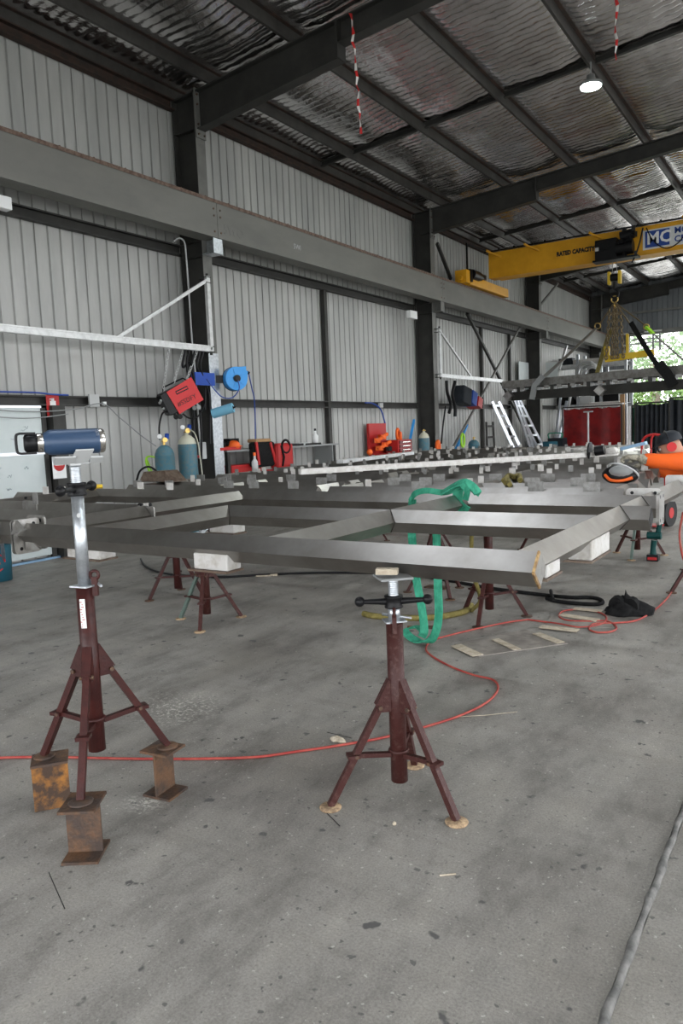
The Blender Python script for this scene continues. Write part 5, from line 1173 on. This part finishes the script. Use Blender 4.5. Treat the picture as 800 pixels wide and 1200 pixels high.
# red welding curtain on a frame
yc = 24.6; a, b = Q(660, 482, yc), Q(727, 481, yc); a.z = b.z = 1.95
t = empty('welding_screen', ((a.x+b.x)/2, yc, 0)); tag(t, 'dark red welding curtain stretched on a frame at the far end', 'screen')
mb = MB(); n = 40; vs = []
for j in range(6):
    for i in range(n+1):
        u_ = i/n; vs.append((a.x+(b.x-a.x)*u_, yc+.012*math.sin(u_*17)*(.4+j*.2), 1.93-.33*j-.04*abs(math.sin(u_*PI*5))*(1 if j == 0 else 0)))
mb.add(vs, [(j*(n+1)+i, j*(n+1)+i+1, (j+1)*(n+1)+i+1, (j+1)*(n+1)+i) for j in range(5) for i in range(n)], True); part('curtain', mb, M_redcurtain, t)
part('frame', MB().bar((a.x-.03, yc, 0), (a.x-.03, yc, 1.98), .04, .04).bar((b.x+.03, yc, 0), (b.x+.03, yc, 1.98), .04, .04).bar((a.x-.03, yc, 1.97), (b.x+.03, yc, 1.97), .04, .04), M_steel, t)
# dark screens under the doorway
def dscreen(px0, px1, y, h, label, mt):
    a, b = Q(px0, 480, y), Q(px1, 480, y); t = empty('welding_screen', ((a.x+b.x)/2, y, 0)); tag(t, label, 'screen'); n = 36; vs = []
    for j in range(5):
        for i in range(n+1): u_ = i/n; vs.append((a.x+(b.x-a.x)*u_, y+.05*math.sin(u_*45+px0), h-(h-.15)*j/4-.05*abs(math.sin(u_*7))*(j == 0)))
    part('curtain', MB().add(vs, [(j*(n+1)+i, j*(n+1)+i+1, (j+1)*(n+1)+i+1, (j+1)*(n+1)+i) for j in range(4) for i in range(n)], True), mt, t)
    part('frame', MB().bar((a.x, y, 0), (a.x, y, h+.03), .05, .05).bar((b.x, y, 0), (b.x, y, h+.03), .05, .05).bar((a.x, y, h+.02), (b.x, y, h+.02), .05, .05), M_steel, t)
dscreen(744, 784, 26.0, 2.0, 'wide black curtain screen under the bright doorway', M_tarp); dscreen(784, 860, 26.4, 2.12, 'taller black curtain screen at the right of the doorway', M_tarp)
dscreen(741, 746, 26.9, 1.95, 'narrow green edge screen left of the black ones', M_green)
tag(part('white_pole', MB().bar((Q(737, 476, 25.5).x, 25.5, 0), Q(737, 476, 25.5), .07, .07), M_white), 'white vertical pole between the red and black screens', 'pole')
t = empty('work_post', Q(689, 520, 17)); tag(t, 'thin steel T-post standing before the red curtain', 'post'); p = Q(689, 500, 17)
part('post', MB().bar((p.x, 17, 0), (p.x, 17, 1.72), .03, .03), M_lightgrey, t); part('crossbar', MB().bar((p.x-.1, 17, 1.71), (p.x+.1, 17, 1.71), .035, .03), M_grey, t)
for k, (px, y, w_, h_, mt, l) in enumerate(((650, 24.0, .5, 1.0, M_tarp, 'dark machine at the foot of the third column'),)):
    p = Q(px, 500, y); t = empty('machine', (p.x, y, 0)); tag(t, l, 'machine'); part('housing', MB().bb((p.x-w_/2, y, 0), (p.x+w_/2, y+.5, h_)), mt, t, bevel=.02); part('handle', MB().path(smooth_pts([(p.x-w_/2+.05, y, h_), (p.x-w_/2+.05, y, h_+.15), (p.x+w_/2-.05, y, h_+.15), (p.x+w_/2-.05, y, h_)]), .02, 6), M_green, t)
tag(part('brown_board', MB().box((-8.3, 25.0, 1.95), (.1, .25, .7)), M_cardbox), 'narrow brown board on the wall between ladder and column', 'board')

# hand truck
yh = 11.0; t = empty('hand_truck', Q(765, 610, yh)); tag(t, 'red tubular hand truck with black wheels behind the frames', 'hand truck'); L0 = Q(752, 600, yh); R0 = Q(779, 600, yh); xa, xb = L0.x, R0.x
part('frame', MB().path(smooth_pts([(xa, yh, .25), (xa, yh, .9), (xa, yh, 1.18), (xa+.08, yh, 1.27), (xb-.08, yh, 1.27), (xb, yh, 1.18), (xb, yh, .9), (xb, yh, .25)], 5), .018, 8).path(smooth_pts([((xa+xb)/2-.03, yh-.02, .9), ((xa+xb)/2-.03, yh-.02, 1.2), ((xa+xb)/2, yh-.02, 1.27)], 5), .014, 8), M_red, t)
for z in (.4, .7, .95): part('crossbar', MB().bar((xa, yh, z), (xb, yh, z), .025, .025), M_red, t)
part('toe_plate', MB().bb((xa, yh-.25, .03), (xb, yh, .045)), M_red, t)
for x in (xa-.03, xb+.03):
    wv = Vector((.55, -.83, 0)).normalized() if False else Vector((1, -.25, 0)).normalized()
    w_ = part('wheel', MB().cyl(Vector((x, yh+.08, .19))-wv*.04, Vector((x, yh+.08, .19))+wv*.04, .19, 22), M_rubber, t, bevel=.012)
    part('wheel_hub', MB().cyl(Vector((x, yh+.08, .19))-wv*.045, Vector((x, yh+.08, .19))+wv*.045, .075, 18), M_red, w_)
part('axle', MB().cyl((xa, yh+.08, .19), (xb, yh+.08, .19), .015, 8), M_steel, t)

# things lying on the frames
t = empty('welding_helmet', at(726, 559, z=1.06)); tag(t, 'welding helmet with grey lens and orange trim lying on the frame near the worker', 'helmet'); c = at(727, 556, z=1.09)
R_ = Matrix.Rotation(.5, 3, 'X')
part('shell', MB().sphere(c, .115, 18, 12, (1.2, .8, .62), R_), M_black, t); part('lens', MB().sphere(c+Vector((.01, -.03, .02)), .085, 16, 10, (1.1, .8, .62)), M_grey, t)
part('trim', MB().path(smooth_pts([c+Vector((-.10, -.06, .0)), c+Vector((-.05, -.10, -.035)), c+Vector((.03, -.10, -.04)), c+Vector((.10, -.07, -.02))], 5), .012, 6), M_oranget, t); part('headband', MB().torus(c+Vector((.02, -.01, .02)), .115, .007, (.3, .6, .9)), M_lightgrey, t)
tag(part('yellow_tool', MB().cyl(at(104, 570, z=1.09), at(110, 570, z=1.09), .035, 12).cyl(at(110, 570, z=1.09), at(120, 570, z=1.085), .02, 8), M_yellow2), 'small yellow and black hand tool lying on the frame at the left', 'tool')
tag(part('work_rag', MB().path(floor_path([(590, 563), (596, 557), (602, 559), (608, 557), (609, 563)], 1.06), .022, 6).path(floor_path([(592, 566), (594, 560), (597, 568)], 1.05), .02, 6), M_olive), 'brown rag bundle lying on the frame left of the helmet', 'rag')
tag(part('white_guard', MB().plate([Q(704, 532, 8.15), Q(712, 525, 8.15), Q(721, 524, 8.15), Q(724, 529, 8.15), Q(721, 532, 8.15)], (0, .12, 0)), M_film, None, None, .01), 'white plastic guard beside the gloved hand', 'guard')
tag(part('blue_level', MB().bar(Q(728, 526, 8.9), Q(757, 519, 8.9), .12, .035), M_blueb), 'light blue bar lying behind the gloved hand', 'bar')
tag(part('black_grinder', MB().cyl(Q(697, 529, 8.0), Q(708, 527, 8.0), .05, 12).cyl(Q(690, 528, 8.0), Q(692, 528, 8.0), .09, 16), M_black), 'black grinder lying behind the white guard', 'grinder')

# ------------------------------------------------------------------ the worker, bent over the frames at the right edge
def skin(name, verts, edges, radii, material, parent, root=0, sub=2):
    me = bpy.data.meshes.new(name); o_ = ORG[parent.name]; me.from_pydata([tuple(Vector(v)-o_) for v in verts], edges, []); me.materials.append(material)
    o = bpy.data.objects.new(name, me); COL.objects.link(o); o.parent = parent; ORG[name] = o_
    m_ = o.modifiers.new('skin', 'SKIN'); m_.use_smooth_shade = True
    for i, r in enumerate(radii):
        s_ = me.skin_vertices[0].data[i]; s_.radius = (r, r) if not isinstance(r, tuple) else r; s_.use_root = (i == root)
    m2 = o.modifiers.new('sub', 'SUBSURF'); m2.levels = sub; m2.render_levels = sub
    return o
yp = 7.2; sh = at(809, 541, y=yp); el = at(778, 541, y=yp-.12); wr_ = at(750, 537.5, y=yp-.18)
hipx = sh.x+.50; pw = empty('person', (hipx, yp, 0)); tag(pw, 'worker in orange shirt, ear muffs and gloves bending over the frames at the right edge', 'person')
hip = Vector((hipx, yp+.05, .93)); chest = sh+Vector((.10, .12, -.02)); neck = sh+Vector((-.07, .14, .05)); head = at(785, 524.5, y=yp+.05)
ls = lambda s: hip+Vector((.02, s*.10, -.03))
# body: one continuous surface
V = [hip, hip*.5+chest*.5+Vector((0, 0, .05)), chest, neck, head+Vector((.05, .0, .0)), sh, el, wr_, chest+Vector((-.08, .20, -.02)), chest+Vector((-.30, .22, -.12)), chest+Vector((-.52, .16, -.02)),
     ls(-1), Vector((hipx-.08, yp-.10, .50)), Vector((hipx+.05, yp-.12, .09)), Vector((hipx-.12, yp-.15, .04)), ls(1), Vector((hipx-.05, yp+.22, .50)), Vector((hipx+.10, yp+.25, .09)), Vector((hipx-.07, yp+.24, .04))]
E_ = [(0, 1), (1, 2), (2, 3), (3, 4), (2, 5), (5, 6), (6, 7), (2, 8), (8, 9), (9, 10), (0, 11), (11, 12), (12, 13), (13, 14), (0, 15), (15, 16), (16, 17), (17, 18)]
RAD = [.13, .13, .14, .055, .05, .075, .048, .032, .075, .048, .032, .09, .06, .045, .04, .09, .06, .045, .04]
skin('body', V, E_, RAD, M_skin, pw)
skin('shirt', V[:3]+[V[3]*.6+V[2]*.4]+[V[5], V[6], V[7], V[8], V[9], V[10]], [(0, 1), (1, 2), (2, 3), (2, 4), (4, 5), (5, 6), (2, 7), (7, 8), (8, 9)], [.15, .15, .16, .08, .105, .074, .058, .09, .066, .05], M_orange, pw)
skin('trousers', [V[0]]+V[11:14]+V[15:18], [(0, 1), (1, 2), (2, 3), (0, 4), (4, 5), (5, 6)], [.15, .11, .078, .065, .11, .078, .065], M_jean, pw)
for s, k in ((0, 13), (1, 17)): part('boot', MB().box(V[k]+Vector((-.06, 0, -.035)), (.28, .10, .10)), M_leather, pw, bevel=.03)
# head with face, cap, glasses and ear muffs, looking left and down
fd = Vector((-.93, -.25, -.32)).normalized(); upv = Vector((-.3, 0, .95)); rt = fd.cross(upv).normalized(); upv = rt.cross(fd).normalized(); Rh = Matrix((fd, rt, upv)).transposed()
hdm = MB().sphere(head, .10, 20, 14, (.98, .78, 1.15), Rh).sphere(head+Rh@Vector((.035, 0, -.06)), .06, 14, 9, (1, .85, .9), Rh)
hp_ = part('head', hdm, M_skin, pw)
part('nose', MB().sphere(head+Rh@Vector((.103, 0, -.012)), .016, 10, 7, (1.2, .8, 1.5), Rh), M_skin, hp_); part('mouth', MB().sphere(head+Rh@Vector((.092, 0, -.055)), .014, 10, 6, (.6, 1.8, .4), Rh), M_redcurtain, hp_)
for s in (-1, 1):
    part('eye', MB().sphere(head+Rh@Vector((.085, s*.032, .012)), .012, 10, 7), M_white, hp_); part('ear', MB().sphere(head+Rh@Vector((-.005, s*.08, 0)), .025, 10, 7, (.7, .4, 1.1), Rh), M_skin, hp_)
    part('ear_muff', MB().cyl(head+Rh@Vector((-.005, s*.075, .0)), head+Rh@Vector((-.005, s*.115, .0)), .042, 16), M_redbright, hp_, bevel=.008)
part('safety_glasses', MB().plate([head+Rh@Vector(p) for p in ((.105, -.07, .03), (.105, .07, .03), (.10, .06, -.012), (.11, 0, -.006), (.10, -.06, -.012))], fd*.006), M_tarp, hp_)
part('beard', MB().sphere(head+Rh@Vector((.045, 0, -.075)), .055, 12, 8, (1, 1, .7), Rh), M_bark, hp_)
cp = MB(); 
for sgn_ in (1,): cp.lathe([(.107, .0), (.108, .03), (.098, .065), (.07, .092), (.035, .105), (.0, .108)], head+Rh@Vector((-.014, 0, .042)), upv, 24)
part('cap', cp, M_tarp, hp_); part('peak', MB().plate([head+Rh@Vector(p) for p in ((.06, -.07, .055), (.06, .07, .055), (.13, .05, .045), (.15, 0, .045), (.13, -.05, .045))], upv*.008), M_tarp, hp_)
part('muff_band', MB().path(smooth_pts([head+Rh@Vector((0, -.10, .03)), head+Rh@Vector((0, -.09, .12)), head+Rh@Vector((0, 0, .155)), head+Rh@Vector((0, .09, .12)), head+Rh@Vector((0, .10, .03))]), .008, 6), M_black, hp_)
# gloved hands: palm, four fingers, thumb, closed on the bar
def glove(w0, tgt, down, nm, hold=.03):
    w0, tgt = Vector(w0), Vector(tgt); d = (tgt-w0).normalized(); dn_ = Vector(down); dn_ = (dn_-d*dn_.dot(d)).normalized(); sd = d.cross(dn_)
    P = lambda a, b, c_: w0+d*a+sd*b+dn_*c_
    vs = [P(-.02, 0, 0), P(.03, 0, 0), P(.075, 0, .0)]; es = [(0, 1), (1, 2)]; rs = [(.036, .034), (.048, .030), (.05, .028)]
    for k, (b, ln) in enumerate(((-.034, .9), (-.012, 1.0), (.012, .96), (.033, .8))):
        i = len(vs); vs += [P(.10, b, .002), P(.10+.038*ln, b*1.1, .012), P(.11+.048*ln, b*1.1, .042), P(.10+.03*ln, b*1.05, .062)]
        es += [(2, i), (i, i+1), (i+1, i+2), (i+2, i+3)]; rs += [.0155, .015, .0135, .012]
    i = len(vs); vs += [P(.035, -.045, .02), P(.07, -.06, .045), P(.10, -.045, .062)]; es += [(1, i), (i, i+1), (i+1, i+2)]; rs += [.016, .014, .012]
    h = skin('glove', vs, es, rs, M_leather, pw, 0, 1)
    part('cuff', MB().cyl(w0-d*.06, w0+d*.005, .048, 14, .043), M_leather, pw)
glove(wr_, at(728, 533.5, y=yp-.2), (0, .1, -1), 'near')
glove(V[10], V[10]+Vector((-.2, -.05, -.02)), (0, 0, -1), 'far')
